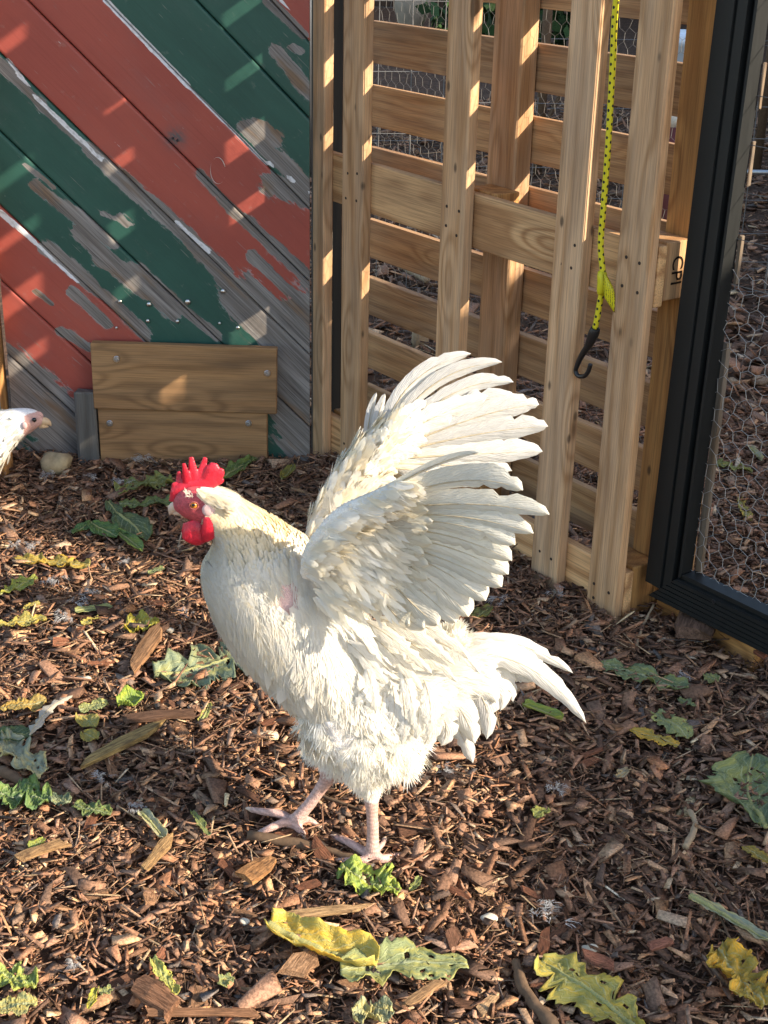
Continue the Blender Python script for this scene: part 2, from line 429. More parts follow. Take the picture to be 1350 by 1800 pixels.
def cord_mat():
    m, nt = new_mat('bungee_cord'); b = NB(nt)
    s = b('SeparateXYZ', {0: b('UVMap').outputs[0]})
    u = b.mul(s.outputs[0], 1 / 0.0145); v = s.outputs[1]
    # rows of black flecks woven into yellow sheath
    row = b.math('FLOOR', b.mul(v, 4.0))
    fu = b.math('FRACT', b.add(u, b.mul(b.math('MODULO', row, 2.0), 0.5)))
    fv = b.math('FRACT', b.mul(v, 4.0))
    du = b.math('ABSOLUTE', b.math('SUBTRACT', fu, 0.5)); dv = b.math('ABSOLUTE', b.math('SUBTRACT', fv, 0.5))
    d = b.add(b.math('POWER', b.mul(du, 5.0), 2.0), b.math('POWER', b.mul(dv, 3.0), 2.0))
    fleck = b.math('SUBTRACT', 1.0, b.step(d, 0.6, 1.0))
    weave = b('TexWave', {'Vector': b('UVMap').outputs[0], 'Scale': 420.0, 'Distortion': 1.0}).outputs[1]
    c = b.mix(b.mul(weave, 0.3), (0.72, 0.62, 0.025), (0.45, 0.37, 0.02))
    c = b.mix(fleck, c, (0.012, 0.012, 0.012))
    b.out(b.bsdf(c, 0.6, b.bump(weave, 0.3, 0.001))); return m
M['cord'] = cord_mat()
def tag_mat():
    m, nt = new_mat('yellow_tag'); b = NB(nt)
    uv = b('UVMap').outputs[0]
    s = b('SeparateXYZ', {0: uv})
    lines = b.step(b.math('SINE', b.mul(s.outputs[1], 34.0)), 0.3, 0.6)
    words = b.step(b.noise(b.vmul(uv, (38, 5.4, 1)), 1.0, 2.0, 0.6), 0.47, 0.54)
    ink = b.mul(lines, words)
    c = b.mix(b.mul(ink, 0.85), (0.78, 0.70, 0.03), (0.03, 0.03, 0.02))
    sh = b.bsdf(c, 0.35, spec=0.4)
    t = b('BsdfTranslucent', {0: c})
    b.out(b('MixShader', {0: 0.25, 1: sh, 2: t}).outputs[0]); return m
M['tag'] = tag_mat()

def leaf_mat(name, crumple=1.0):
    m, nt = new_mat(name); b = NB(nt)
    oc = b('ObjectInfo').outputs['Color']; rnd = b('ObjectInfo').outputs['Random']
    uv = b('UVMap').outputs[0]
    s = b('SeparateXYZ', {0: uv})
    u, v = s.outputs[0], s.outputs[1]
    av = b.math('ABSOLUTE', v)
    p = b.vadd(uv, b('CombineXYZ', {0: b.mul(rnd, 17.0), 1: b.mul(rnd, 5.0), 2: 0.0}).outputs[0])
    wob = b.noise(p, 3.0, 3.0, 0.6)
    midr = b.math('SUBTRACT', 1.0, b.step(av, 0.03, 0.085))
    ang = b.math('FRACT', b.add(b.mul(b.math('SUBTRACT', u, b.mul(av, 0.42)), 6.5), b.mul(wob, 0.9)))
    sv = b.math('SUBTRACT', 1.0, b.step(b.math('ABSOLUTE', b.math('SUBTRACT', ang, 0.5)), 0.03, 0.11))
    sv = b.mul(sv, b.math('SUBTRACT', 1.0, b.step(av, 0.5, 0.95)))
    net = b('TexVoronoi', {'Vector': b.vmul(p, (22, 11, 1)), 'Scale': 1.0}, feature='DISTANCE_TO_EDGE').outputs[0]
    nv = b.math('SUBTRACT', 1.0, b.step(net, 0.02, 0.10))
    n = b.noise(p, 2.6, 5.0, 0.62); n2 = b.noise(p, 11.0, 4.0, 0.65)
    c = b.mix(b.mul(b.step(n, 0.40, 0.66), 0.8), oc, b.mix(1.0, oc, (2.0, 1.5, 0.75), 'MULTIPLY'))
    c = b.mix(b.mul(b.step(n2, 0.35, 0.7), 0.5), c, b.mix(1.0, c, (0.62, 0.66, 0.6), 'MULTIPLY'))
    vein = b.mix(0.75, oc, (0.55, 0.58, 0.36))
    c = b.mix(b.mul(nv, 0.22), c, vein)
    c = b.mix(b.mul(sv, 0.5), c, vein)
    c = b.mix(b.mul(midr, 0.8), c, vein)
    spots = b.step(b.noise(p, 7.0, 5.0, 0.7), 0.66, 0.72)
    c = b.mix(b.mul(spots, 0.6), c, (0.16, 0.10, 0.045))
    h = b.add(b.add(b.mul(nv, -0.4), b.mul(b.add(sv, midr), 0.7)), b.mul(n2, 1.2))
    nm = b.bump(h, 0.5, 0.003)
    sh = b.bsdf(c, 0.68, nm, spec=0.2)
    t = b('BsdfTranslucent', {0: b.mix(1.0, c, (1.1, 1.15, 0.5), 'MULTIPLY'), 'Normal': nm})
    b.out(b('MixShader', {0: 0.28, 1: sh, 2: t}).outputs[0]); return m
M['leaf'] = leaf_mat('leaf')

def feather_mat(name, vane=True, trans=0.3):
    m, nt = new_mat(name); b = NB(nt)
    c = b('Attribute', attribute_name='Col').outputs['Color']
    nm = None
    if vane:
        s = b('SeparateXYZ', {0: b('UVMap').outputs[0]})
        u, v = s.outputs[0], s.outputs[1]
        av = b.math('ABSOLUTE', v)
        arg = b.add(b.mul(u, 520.0), b.mul(av, -34.0))
        wob = b.noise(b('CombineXYZ', {0: b.mul(u, 40.0), 1: b.mul(v, 2.0), 2: 0.0}).outputs[0], 1.0, 3.0, 0.6)
        barb = b.math('SINE', b.add(arg, b.mul(wob, 9.0)))
        barb2 = b.math('SINE', b.add(b.mul(arg, 0.31), b.mul(wob, 12.0)))
        h = b.add(b.mul(barb, 0.35), b.mul(barb2, 0.5))
        c = b.mix(b.mul(b.step(barb2, 0.2, 1.0), 0.24), c, b.mix(1.0, c, (0.74, 0.72, 0.68), 'MULTIPLY'))
        c = b.mix(b.mul(b.step(wob, 0.45, 0.8), 0.25), c, b.mix(1.0, c, (0.86, 0.82, 0.72), 'MULTIPLY'))
        nm = b.bump(h, 0.32, 0.0014)
    d = {'Base Color': c}
    p = b('BsdfPrincipled', {'Base Color': c, 'Roughness': 0.55, 'Specular IOR Level': 0.25})
    t = b('BsdfTranslucent', {0: b.mix(1.0, c, (1.0, 0.97, 0.86), 'MULTIPLY')})
    if nm is not None:
        nt.links.new(nm, p.inputs['Normal']); nt.links.new(nm, t.inputs['Normal'])
    b.out(b('MixShader', {0: trans, 1: p.outputs[0], 2: t.outputs[0]}).outputs[0]); return m
M['vane'] = feather_mat('feather_vane', True, 0.46)
M['plume'] = feather_mat('plumage', False, 0.46)
def skin_mat():
    m, nt = new_mat('bird_skin'); b = NB(nt)
    c = b('Attribute', attribute_name='Col').outputs['Color']
    v = b('TexCoord').outputs['Object']
    vo = b('TexVoronoi', {'Vector': v, 'Scale': 330.0}, feature='DISTANCE_TO_EDGE').outputs[0]
    n = b.noise(v, 160.0, 4.0, 0.6)
    c = b.mix(b.mul(b.math('SUBTRACT', 1.0, b.step(vo, 0.0, 0.12)), 0.35), c, b.mix(1.0, c, (0.55, 0.42, 0.38), 'MULTIPLY'))
    c = b.mix(1.0, c, b.mix(n, (0.82, 0.82, 0.82), (1.15, 1.1, 1.1)), 'MULTIPLY')
    b.out(b.bsdf(c, 0.5, b.bump(b.add(b.step(vo, 0.0, 0.2), n), 0.4, 0.0012), spec=0.35)); return m
M['skin'] = skin_mat()
def comb_mat():
    m, nt = new_mat('comb_skin'); b = NB(nt)
    v = b('TexCoord').outputs['Object']
    vo = b('TexVoronoi', {'Vector': v, 'Scale': 520.0}).outputs[0]
    n = b.noise(v, 110.0, 4.0, 0.6)
    c = b.mix(b.step(n, 0.3, 0.7), (0.60, 0.018, 0.040), (0.40, 0.010, 0.028))
    nm = b.bump(b.add(b.mul(vo, 0.5), n), 0.35, 0.0012)
    p = b('BsdfPrincipled', {'Base Color': c, 'Roughness': 0.42, 'Normal': nm, 'Subsurface Weight': 0.35, 'Subsurface Scale': 0.006})
    p.inputs['Subsurface Radius'].default_value = (1.0, 0.25, 0.2)
    b.out(p.outputs[0]); return m
M['comb'] = comb_mat()
M['earlobe'] = plain('earlobe', (0.62, 0.42, 0.40), 0.45, 0.0, 0.4, 200, 0.12, 0.3)
M['eyelid'] = plain('eyelid', (0.34, 0.09, 0.08), 0.5, 0.0, 0.3, 300, 0.3, 0.4)
M['beak'] = plain('beak', (0.55, 0.40, 0.30), 0.4, 0.0, 0.4, 120, 0.2)
M['hen_beak'] = plain('hen_beak', (0.58, 0.40, 0.24), 0.45, 0.0, 0.4, 120, 0.25)
M['hen_comb'] = plain('hen_comb', (0.58, 0.34, 0.30), 0.55, 0.0, 0.3, 200, 0.2, 0.4)
M['iris'] = plain('iris', (0.45, 0.17, 0.03), 0.15, 0.0, 0.6, 600, 0.3)
M['pupil'] = plain('pupil', (0.004, 0.004, 0.004), 0.08, 0.0, 0.7, 10, 0.1, 0.0)
# ------------------------------------------------------------------ the ground sheet
def ground():
    def axis(lo, hi, a, b, fine):
        left = a - np.geomspace(0.02, a - lo, 26)[::-1] if lo < a else np.array([])
        right = b + np.geomspace(0.02, hi - b, 26)
        return np.concatenate([left, np.arange(a, b + 1e-6, fine), right])
    xs = axis(-60, 60, -1.6, 1.8, 0.035); ys = axis(-60, 90, 0.6, 5.2, 0.035)
    X, Y = np.meshgrid(xs, ys)
    fade = np.clip((14 - np.hypot(X, Y - 2)) / 8, 0, 1)
    Z = terrain(X, Y) * fade - 0.012
    V = np.stack([X.ravel(), Y.ravel(), Z.ravel()], 1)
    nx, ny = len(xs), len(ys)
    i = np.arange(ny - 1)[:, None] * nx + np.arange(nx - 1)[None]
    Fc = np.stack([i, i + 1, i + 1 + nx, i + nx], -1).reshape(-1, 4)
    o = link('ground', mesh_np('ground', V, Fc, True), M['soil'])
    tag(o, kind='structure')
ground()

PAL = np.array([(0.130, 0.078, 0.053), (0.235, 0.138, 0.088), (0.340, 0.190, 0.118), (0.47, 0.30, 0.18), (0.60, 0.44, 0.285), (0.16, 0.13, 0.11)])
PALW = np.array([0.19, 0.34, 0.23, 0.17, 0.03, 0.04])
def chip_cols(n):
    k = RNG.choice(len(PAL), n, p=PALW)
    c = PAL[k] * RNG.uniform(0.72, 1.28, (n, 1)) * (1 + RNG.normal(0, 0.07, (n, 1)) * np.array([1, 0, -1.0]))
    return np.clip(c * np.array([1.03, 0.95, 0.91]), 0.008, 0.7)
BOX = np.array([[-1, -1, -1], [1, -1, -1], [1, 1, -1], [-1, 1, -1], [-1, -1, 1], [1, -1, 1], [1, 1, 1], [-1, 1, 1]], float) * 0.5
BOXF = np.array([[0, 3, 2, 1], [4, 5, 6, 7], [0, 1, 5, 4], [1, 2, 6, 5], [2, 3, 7, 6], [3, 0, 4, 7]])
def rotmats(yaw, pitch, roll):
    cy, sy, cp, sp, cr, sr = np.cos(yaw), np.sin(yaw), np.cos(pitch), np.sin(pitch), np.cos(roll), np.sin(roll)
    R = np.empty((len(yaw), 3, 3))
    R[:, 0, 0] = cy * cp; R[:, 0, 1] = cy * sp * sr - sy * cr; R[:, 0, 2] = cy * sp * cr + sy * sr
    R[:, 1, 0] = sy * cp; R[:, 1, 1] = sy * sp * sr + cy * cr; R[:, 1, 2] = sy * sp * cr - cy * sr
    R[:, 2, 0] = -sp; R[:, 2, 1] = cp * sr; R[:, 2, 2] = cp * cr
    return R
def chips(n, x, y, smin, smax, zhi, tilt=0.30):
    """n irregular slivers of bark as one vertex and face block"""
    L = np.exp(RNG.uniform(np.log(smin), np.log(smax), n))
    W = L * RNG.uniform(0.16, 0.58, n); T = np.minimum(W, L) * RNG.uniform(0.10, 0.32, n)
    thin = RNG.random(n) < 0.36
    W[thin] *= 0.35; L[thin] *= 1.5; T[thin] *= 0.6
    v = BOX[None] * np.stack([L, W, T], 1)[:, None, :]
    v = v * (1 + RNG.normal(0, 0.22, v.shape))
    # taper one end, so that chips are splinters and not bricks
    end = (BOX[None, :, 0] > 0)
    tp = np.where(end, RNG.uniform(0.25, 1.0, (n, 1)), 1.0)
    v[:, :, 1] *= tp
    R = rotmats(RNG.uniform(0, 2 * np.pi, n), RNG.normal(0, tilt, n), RNG.normal(0, tilt, n))
    v = np.einsum('nij,nkj->nki', R, v)
    z = terrain(x, y) + RNG.uniform(-0.008, zhi, n)
    v += np.stack([x, y, z], 1)[:, None, :]
    f = BOXF[None] + (np.arange(n) * 8)[:, None, None]
    c = np.repeat(chip_cols(n), 8, 0)
    return v.reshape(-1, 3), f.reshape(-1, 4), c
def mulch_bed(name, label, blocks):
    V = []; Fc = []; C = []; o = 0
    for v, f, c in blocks:
        V.append(v); Fc.append(f + o); C.append(c); o += len(v)
    ob = link(name, mesh_np(name, np.concatenate(V), np.concatenate(Fc), False, col=np.concatenate(C)), M['mulch'])
    return tag(ob, label, 'mulch', kind='stuff')
def wedge(n, y0, y1, k, m):
    y = np.sqrt(RNG.uniform(y0 * y0, y1 * y1, n)); x = RNG.uniform(-1, 1, n) * (k * y + m); return x, y
def behind_wall(x, y): return (y > 3.10) & (x < -0.1)
def bed():
    bl = []
    for n, s0, s1, zh in ((92000, 0.005, 0.018, 0.014), (19000, 0.015, 0.034, 0.017), (2200, 0.028, 0.052, 0.018)):
        x, y = wedge(n, 1.12, 3.5, 0.30, 0.20)
        k = ~behind_wall(x, y); x, y = x[k], y[k]
        bl.append(chips(len(x), x, y, s0, s1, zh))
    x, y = wedge(3800, 1.15, 3.5, 0.27, 0.13); k = ~behind_wall(x, y); v, f, c = chips(int(k.sum()), x[k], y[k], 0.018, 0.045, 0.020, 0.18)
    q = v.reshape(-1, 8, 3); m = q.mean(1, keepdims=True); ax = q[:, [1, 2, 5, 6]].mean(1) - q[:, [0, 3, 4, 7]].mean(1); L = np.linalg.norm(ax, axis=1)[:, None]; ax = (ax / L)[:, None]
    al = np.sum((q - m) * ax, 2, keepdims=True) * ax; q = m + al + ((q - m) - al) * 0.14
    pal = np.array([(0.42, 0.29, 0.17), (0.30, 0.17, 0.09), (0.14, 0.08, 0.05)])[RNG.integers(0, 3, len(q))]
    bl.append((q.reshape(-1, 3), f, np.repeat(pal, 8, 0)))
    mulch_bed('bark_mulch', 'bed of dark brown and reddish bark mulch covering the run', bl)
    bl = []
    y = RNG.uniform(3.3, 9.0, 15000); x = RNG.uniform(-0.10, 0.40, 15000) * y
    bl.append(chips(len(x), x, y, 0.018, 0.07, 0.02))
    mulch_bed('bark_mulch', 'shaded bark mulch beyond the pallet and the wire door', bl)
bed()

# the large loose chips one can pick out, each its own thing
def chip_shape(i):
    r = random.Random(100 + i); n = 4; V = []; Fc = []
    bend = r.uniform(-0.5, 0.5); skew = r.uniform(-0.12, 0.12); tw = r.uniform(-0.3, 0.3)
    us = [0, r.uniform(0.2, 0.45), r.uniform(0.55, 0.85), 1]
    wl = [r.uniform(0.55, 1.0), r.uniform(0.8, 1.1), r.uniform(0.7, 1.05), r.choice([0.15, 0.35, 0.8, 0.9])]
    for k in range(n):
        u = us[k]; w = 0.5 * wl[k]; z = bend * math.sin(math.pi * u); sh = skew * (u - 0.5) * 4
        for sx, sz in ((-1, -0.5), (1, -0.5), (1, 0.45), (r.uniform(-0.5, 0.5), 0.62), (-1, 0.4)):
            V.append((u - 0.5 + (skew * sx + r.uniform(-0.06, 0.06)), sx * w * r.uniform(0.82, 1.1) + sh * 0.4, z + sz * r.uniform(0.7, 1.2) + tw * sx * (u - 0.5)))
    for k in range(n - 1):
        for j in range(5):
            a = k * 5 + j; c = k * 5 + (j + 1) % 5; Fc.append((a, c, c + 5, a + 5))
    Fc.append((4, 3, 2, 1, 0)); s = (n - 1) * 5; Fc.append((s, s + 1, s + 2, s + 3, s + 4))
    return mesh_py('chip_shape', V, Fc)
CHIP_SHAPES = [chip_shape(i) for i in range(24)]
for _c in CHIP_SHAPES: _c.materials.append(M['chip'])
def put_chip(x, y, L, W, T, yaw, col, label, group, z=None, tilt=0.28):
    o = bpy.data.objects.new('bark_chip', random.choice(CHIP_SHAPES)); COL.objects.link(o)
    z = float(terrain(x, y)) + 0.010 + T * 0.4 if z is None else z
    o.location = (x, y, z); o.scale = (L, W, T)
    o.rotation_euler = (random.gauss(0, tilt), random.gauss(0, tilt * 0.6), yaw)
    o.color = (*col, 1)
    return tag(o, label, 'bark chip', group)
def big_chips():
    kinds = [((0.27, 0.155, 0.09), 'tan', 0.34), ((0.20, 0.088, 0.052), 'reddish', 0.26), ((0.10, 0.052, 0.034), 'dark brown', 0.28), ((0.40, 0.27, 0.155), 'pale straw coloured', 0.12)]
    n = 0
    while n < 150:
        y = 1.27 + (random.random() ** 1.25) * 1.75
        x = random.uniform(-1, 1) * (0.25 * y - 0.01)
        r = random.random(); acc = 0
        for c, nm, w in kinds:
            acc += w
            if r <= acc: break
        if x > 0.25 and nm in ('tan', 'pale straw coloured') and random.random() < 0.6: continue
        if np.dot(np.array([x - .434, y - 2.327]), np.array([-.815, -.579])) < 0.05 : continue
        L = random.uniform(0.022, 0.046) * (1.25 if random.random() < 0.12 else 1)
        k = random.uniform(0.9, 1.5); c = tuple(v * k for v in c)
        wr = random.uniform(0.2, 0.55)
        zone = 'in the shaded mulch on the right' if x > 0.2 else ('near the foot of the shed wall' if y > 2.6 else ('in the sunny front mulch' if y < 1.62 else ('left of the rooster' if x < -0.22 else 'behind and under the rooster')))
        form = ('short ' if L < 0.034 else 'long ') + ('narrow' if wr < 0.35 else 'broad')
        put_chip(x, y, L, L * wr, L * random.uniform(0.05, 0.12), random.uniform(0, 6.28), c,
                 f'{form} {nm} bark chip lying loose {zone}', f'{form} {nm} bark chips {zone}')
        n += 1
big_chips()
def chip_at(p0, p1, wpx, col, label):
    a, b = G(*p0, 0.015), G(*p1, 0.015); d = b - a; L = float(np.linalg.norm(d))
    c = (a + b) / 2; W = wpx * L / max(1, math.hypot(p1[0] - p0[0], p1[1] - p0[1]))
    return put_chip(c[0], c[1], L, W, min(W, L) * 0.22, math.atan2(d[1], d[0]), col, label, None, 0.022 + W * 0.1, 0.08)
for a in [((150, 1345), (283, 1288), 34, (0.34, 0.24, 0.10), 'flat tan strip of wood behind the white fluff in the shadow'),
          ((222, 1275), (345, 1262), 30, (0.13, 0.075, 0.05), 'broad dark bark slab above the tan strip of wood'),
          ((35, 1520), (112, 1490), 30, (0.32, 0.20, 0.10), 'long tan bark slab near the left picture edge'),
          ((255, 1535), (305, 1475), 18, (0.36, 0.23, 0.11), 'split tan wood sliver standing in the sunny mulch'),
          ((428, 1555), (478, 1520), 40, (0.36, 0.19, 0.085), 'square orange wood chip left of the stick'),
          ((505, 1620), (635, 1600), 24, (0.42, 0.28, 0.15), 'long pale splinter above the yellow leaf stalk'),
          ((515, 1725), (545, 1685), 38, (0.28, 0.17, 0.10), 'square brown chip with split grain below the yellow leaf stalk'),
          ((715, 1775), (775, 1735), 20, (0.34, 0.21, 0.11), 'tan sliver lying under the flat green leaf'),
          ((1215, 1130), (1240, 1060), 34, (0.14, 0.085, 0.06), 'upright brown bark chunk below the black door rail'),
          ((1285, 1120), (1350, 1155), 42, (0.24, 0.095, 0.06), 'big reddish bark chunk under the corner of the black door'),
          ((1025, 1690), (1080, 1705), 26, (0.30, 0.13, 0.085), 'red brick-like chip above the yellow green leaf'),
          ((1140, 1672), (1182, 1665), 22, (0.32, 0.14, 0.095), 'small red chip between the two yellow leaves'),
          ((230, 1180), (285, 1115), 22, (0.30, 0.17, 0.09), 'long orange bark strip left of the torn kale leaf'),
          ((240, 1740), (310, 1790), 44, (0.21, 0.11, 0.065), 'thick brown bark wedge at the bottom of the picture'),
          ((255, 1795), (440, 1785), 22, (0.26, 0.14, 0.08), 'long brown splinter along the bottom picture edge')]:
    chip_at(*a)

def stick(name, pts, r0, r1, mat, label, cat='stick', lift=0.012, seg=8):
    P = [G(px, py, lift + (p[0] if (p := rest) else 0.0)) for px, py, *rest in pts]
    P = catmull(P, 14); P = P + RNG.normal(0, r0 * 0.12, P.shape)
    c = P.mean(0); R = np.linspace(r0, r1, 14) * RNG.uniform(0.85, 1.15, 14)
    o = link(name, tube_mesh(name, P - c, R, seg), mat, loc=tuple(c))
    return tag(o, label, cat)
stick('stick', [(437, 1468), (530, 1484), (600, 1502), (652, 1522)], 0.0085, 0.005, M['twig'], 'brown stick lying across the mulch below the feet of the rooster')
stick('stick', [(905, 1690), (925, 1745), (975, 1808)], 0.006, 0.009, M['twig'], 'dark stick beside the yellow green leaf at the bottom')
stick('stick', [(1118, 1135), (1130, 1100), (1150, 1062, 0.02)], 0.0028, 0.002, M['pale_twig'], 'thin straw leaning at the corner of the black door')
stick('stick', [(0, 1355), (70, 1385), (130, 1400)], 0.008, 0.005, M['twig'], 'dark twig lying in the shadow by the green leaves')
stick('stick', [(195, 1400), (250, 1372), (305, 1345)], 0.0024, 0.0016, M['twig'], 'thin dark twig right of the fluff in the shadow')
stick('stick', [(60, 1275), (110, 1225), (170, 1185)], 0.006, 0.003, M['twig'], 'long brown splinter behind the single feather')
stick('stick', [(1040, 1255), (1070, 1235), (1105, 1212)], 0.004, 0.003, M['twig'], 'short twig beside the tip of the tail')
stick('stick', [(1195, 1272), (1245, 1262), (1290, 1255)], 0.003, 0.0022, M['twig'], 'twig lying over the pale green leaf scrap')
stick('stick', [(1205, 1490), (1222, 1450), (1212, 1425)], 0.005, 0.004, M['pale_twig'], 'pale splinter standing beside the big kale leaf')
stick('stick', [(1240, 1560), (1270, 1620), (1292, 1672)], 0.0022, 0.0018, M['twig'], 'thin reddish twig crossing the pale curved stalk')
stick('stick', [(500, 1350), (560, 1395), (640, 1425)], 0.003, 0.002, M['twig'], 'thin twig on the mulch behind the legs')
stick('stick', [(390, 805), (450, 795), (470, 785, 0.03)], 0.003, 0.002, M['pale_twig'], 'pale straw against the foot of the patch boards')
# ------------------------------------------------------------------ painted plank wall
WY = 3.07; WX0, WX1, WZ1 = -0.83, -0.147, 1.75
BARE = [((0, 110), (75, 185), 9), ((75, 190), (160, 268), 5), ((155, 262), (330, 415), 12), ((330, 415), (440, 540), 15), ((430, 520), (545, 640), 34),
        ((430, 225), (545, 330), 13), ((455, 225), (480, 245), 16), ((480, 325), (545, 345), 20), ((350, 305), (410, 370), 7), ((410, 370), (500, 440), 8), ((440, 395), (545, 490), 12),
        ((485, 90), (545, 165), 12), ((515, 82), (530, 90), 6), ((470, 0), (535, 62), 8), ((45, 290), (95, 330), 4), ((62, 324), (178, 415), 9), ((110, 360), (200, 430), 10), ((140, 408), (257, 516), 13),
        ((175, 455), (225, 475), 12), ((240, 480), (310, 545), 16), ((300, 530), (385, 592), 8), ((85, 435), (160, 500), 13), ((150, 495), (190, 525), 8), ((185, 518), (258, 592), 9),
        ((60, 510), (92, 534), 4), ((125, 510), (190, 570), 9), ((105, 580), (158, 612), 7), ((180, 375), (232, 395), 4), ((210, 380), (222, 395), 6),
        ((445, 445), (475, 475), 6), ((385, 490), (405, 515), 9), ((10, 630), (140, 745), 26), ((20, 690), (130, 790), 30), ((70, 790), (130, 812), 18), ((12, 612), (140, 722), 8),
        ((545, 560), (545, 740), 60), ((490, 600), (540, 700), 40), ((545, 700), (545, 800), 50), ((440, 450), (545, 545), 9)]
WHITE = [((185, 0), (330, 150), 6), ((330, 150), (470, 290), 3), ((15, 105), (80, 190), 3.5), ((80, 185), (182, 282), 4.5), ((0, 372), (60, 425), 6), ((60, 425), (135, 497), 4.5),
         ((310, 390), (368, 442), 5), ((495, 0), (535, 40), 3), ((470, 285), (545, 340), 2)]
def segfield(px, py, segs, soft):
    out = np.zeros(len(px))
    for (x0, y0), (x1, y1), hw in segs:
        if soft > 1: hw *= 1.22
        dx, dy = x1 - x0, y1 - y0; L2 = dx * dx + dy * dy + 1e-9
        t = np.clip(((px - x0) * dx + (py - y0) * dy) / L2, 0, 1)
        d = np.hypot(px - x0 - t * dx, py - y0 - t * dy)
        out = np.maximum(out, np.clip(1.0 - (d - hw * 0.35) / (hw * soft), -0.2, 1))
    return out
def plank_wall():
    root = empty('plank_wall', (-0.49, WY, 0), 'old shed wall of diagonal planks in peeling red and green paint', 'shed wall')
    bnd = [1.62, 1.45, 1.285, 1.12, 0.952, 0.785, 0.63, 0.44, 0.278, 0.11, -0.065, -0.235, -0.415, -0.585, -0.777, -0.95]
    colour = {0: 'r', 1: 'g', 2: 'g', 3: 'r', 4: 'r', 5: 'g', 6: 'g', 7: 'r', 8: 'r', 9: 'g', 10: 'g', 11: 'r', 12: 'r', 13: 'g', 14: 'g'}
    s2 = math.sqrt(0.5)
    for k in range(len(bnd) - 1):
        c1, c0 = bnd[k] - 0.0015, bnd[k + 1] + 0.0015
        # along u = (x - z), across c = x + z
        us = np.arange(-2.8, 1.0, 0.011); nc = 14
        cs = np.concatenate([[c0, c0 + 0.003], np.linspace(c0 + 0.008, c1 - 0.008, nc), [c1 - 0.003, c1]])
        yoff = random.uniform(-0.002, 0.002); yb = np.full(len(cs), yoff); yb[0] += 0.004; yb[-1] += 0.004
        yb[1] += 0.0008; yb[-2] += 0.0008
        U, Cc = np.meshgrid(us, cs, indexing='ij')
        X = (Cc + U) / 2; Z = (Cc - U) / 2
        keep = (X > WX0 - 0.03) & (X < WX1 + 0.03) & (Z > -0.06) & (Z < WZ1 + 0.03)
        bm = bmesh.new()
        uvl = bm.loops.layers.uv.new('UVMap')
        grid = {}
        nu, ncs = U.shape
        for i in range(nu):
            if not keep[i].any(): continue
            for j in range(ncs):
                grid[i, j] = bm.verts.new((X[i, j], WY + yb[j], Z[i, j]))
        for i in range(nu - 1):
            if (i, 0) not in grid or (i + 1, 0) not in grid: continue
            for j in range(ncs - 1):
                bm.faces.new((grid[i, j], grid[i, j + 1], grid[i + 1, j + 1], grid[i + 1, j]))
        for co, no in (((WX0, 0, 0), (-1, 0, 0)), ((WX1, 0, 0), (1, 0, 0)), ((0, 0, -0.02), (0, 0, -1)), ((0, 0, WZ1), (0, 0, 1))):
            bmesh.ops.bisect_plane(bm, geom=list(bm.verts) + list(bm.edges) + list(bm.faces), plane_co=co, plane_no=no, clear_outer=True)
        if not bm.faces: bm.free(); continue
        be = [e for e in bm.edges if e.is_boundary]
        r = bmesh.ops.extrude_edge_only(bm, edges=be)
        for v in r['geom']:
            if isinstance(v, bmesh.types.BMVert): v.co.y = WY + 0.02
        bmesh.ops.recalc_face_normals(bm, faces=bm.faces)
        for f in bm.faces:
            for l in f.loops:
                v = l.vert.co; l[uvl].uv = ((v.x - v.z) * s2 + k * 3.7, (v.x + v.z) * s2 + k * 1.3)
        me = bpy.data.meshes.new('plank'); bm.to_mesh(me); bm.free()
        V = np.array([v.co[:] for v in me.vertices])
        px, py = proj(V)
        peel = segfield(px, py, BARE, 1.1)
        if bnd[k] <= -0.58: peel = np.maximum(peel, 0.52)
        above = V[:, 2] > 1.02
        peel = np.where(above, 0.15 + 0.2 * np.sin(V[:, 0] * 9 + k), peel)
        white = segfield(px, py, WHITE, 0.9)
        st = np.exp(-(((px - 308) / 17) ** 2 + ((py - 243) / 17) ** 2)) * 1.2
        for nm, val in (('peel', peel), ('white', white), ('stain', st)):
            a = me.attributes.new(nm, 'FLOAT', 'POINT'); a.data.foreach_set('value', val.astype(np.float32))
        link('plank', me, M['red_paint'] if colour[k] == 'r' else M['green_paint'], root)
    link('backing', box_mesh('backing', WX1 - WX0 - 0.01, 0.03, WZ1), M['dark_wood'], root, loc=((WX0 + WX1) / 2, WY + 0.037, WZ1 / 2 - 0.01))
    # screws and old nail heads driven into the planks
    for px, py, r in [(211, 530, 4), (262, 535, 5), (330, 531, 6), (392, 512, 5), (260, 564, 4), (312, 565, 4), (418, 576, 4), (386, 568, 3), (205, 576, 3), (304, 243, 2.4), (312, 247, 2.4)]:
        p = AY(px, py, WY - 0.003); rr = r * 0.0011
        me = tube_mesh('screw', [(0, 0, 0), (0, -0.0015, 0), (0, -0.003, 0)], [rr, rr, rr * 0.6], 10)
        link('screw', me, M['screw'] if r > 2.5 else M['black_rubber'], root, loc=tuple(p))
    # ring scratched into the paint
    a = np.linspace(0.3, 2 * math.pi - 0.5, 30); c = AY(383, 300, WY - 0.001)
    P = np.stack([0.016 * np.cos(a), np.zeros(30), 0.028 * np.sin(a)], 1)
    link('scratch', tube_mesh('scratch', P, 0.0008 * (0.6 + 0.6 * np.sin(a * 2.0)), 5), M['pale_scratch'], root, loc=tuple(c))
plank_wall()

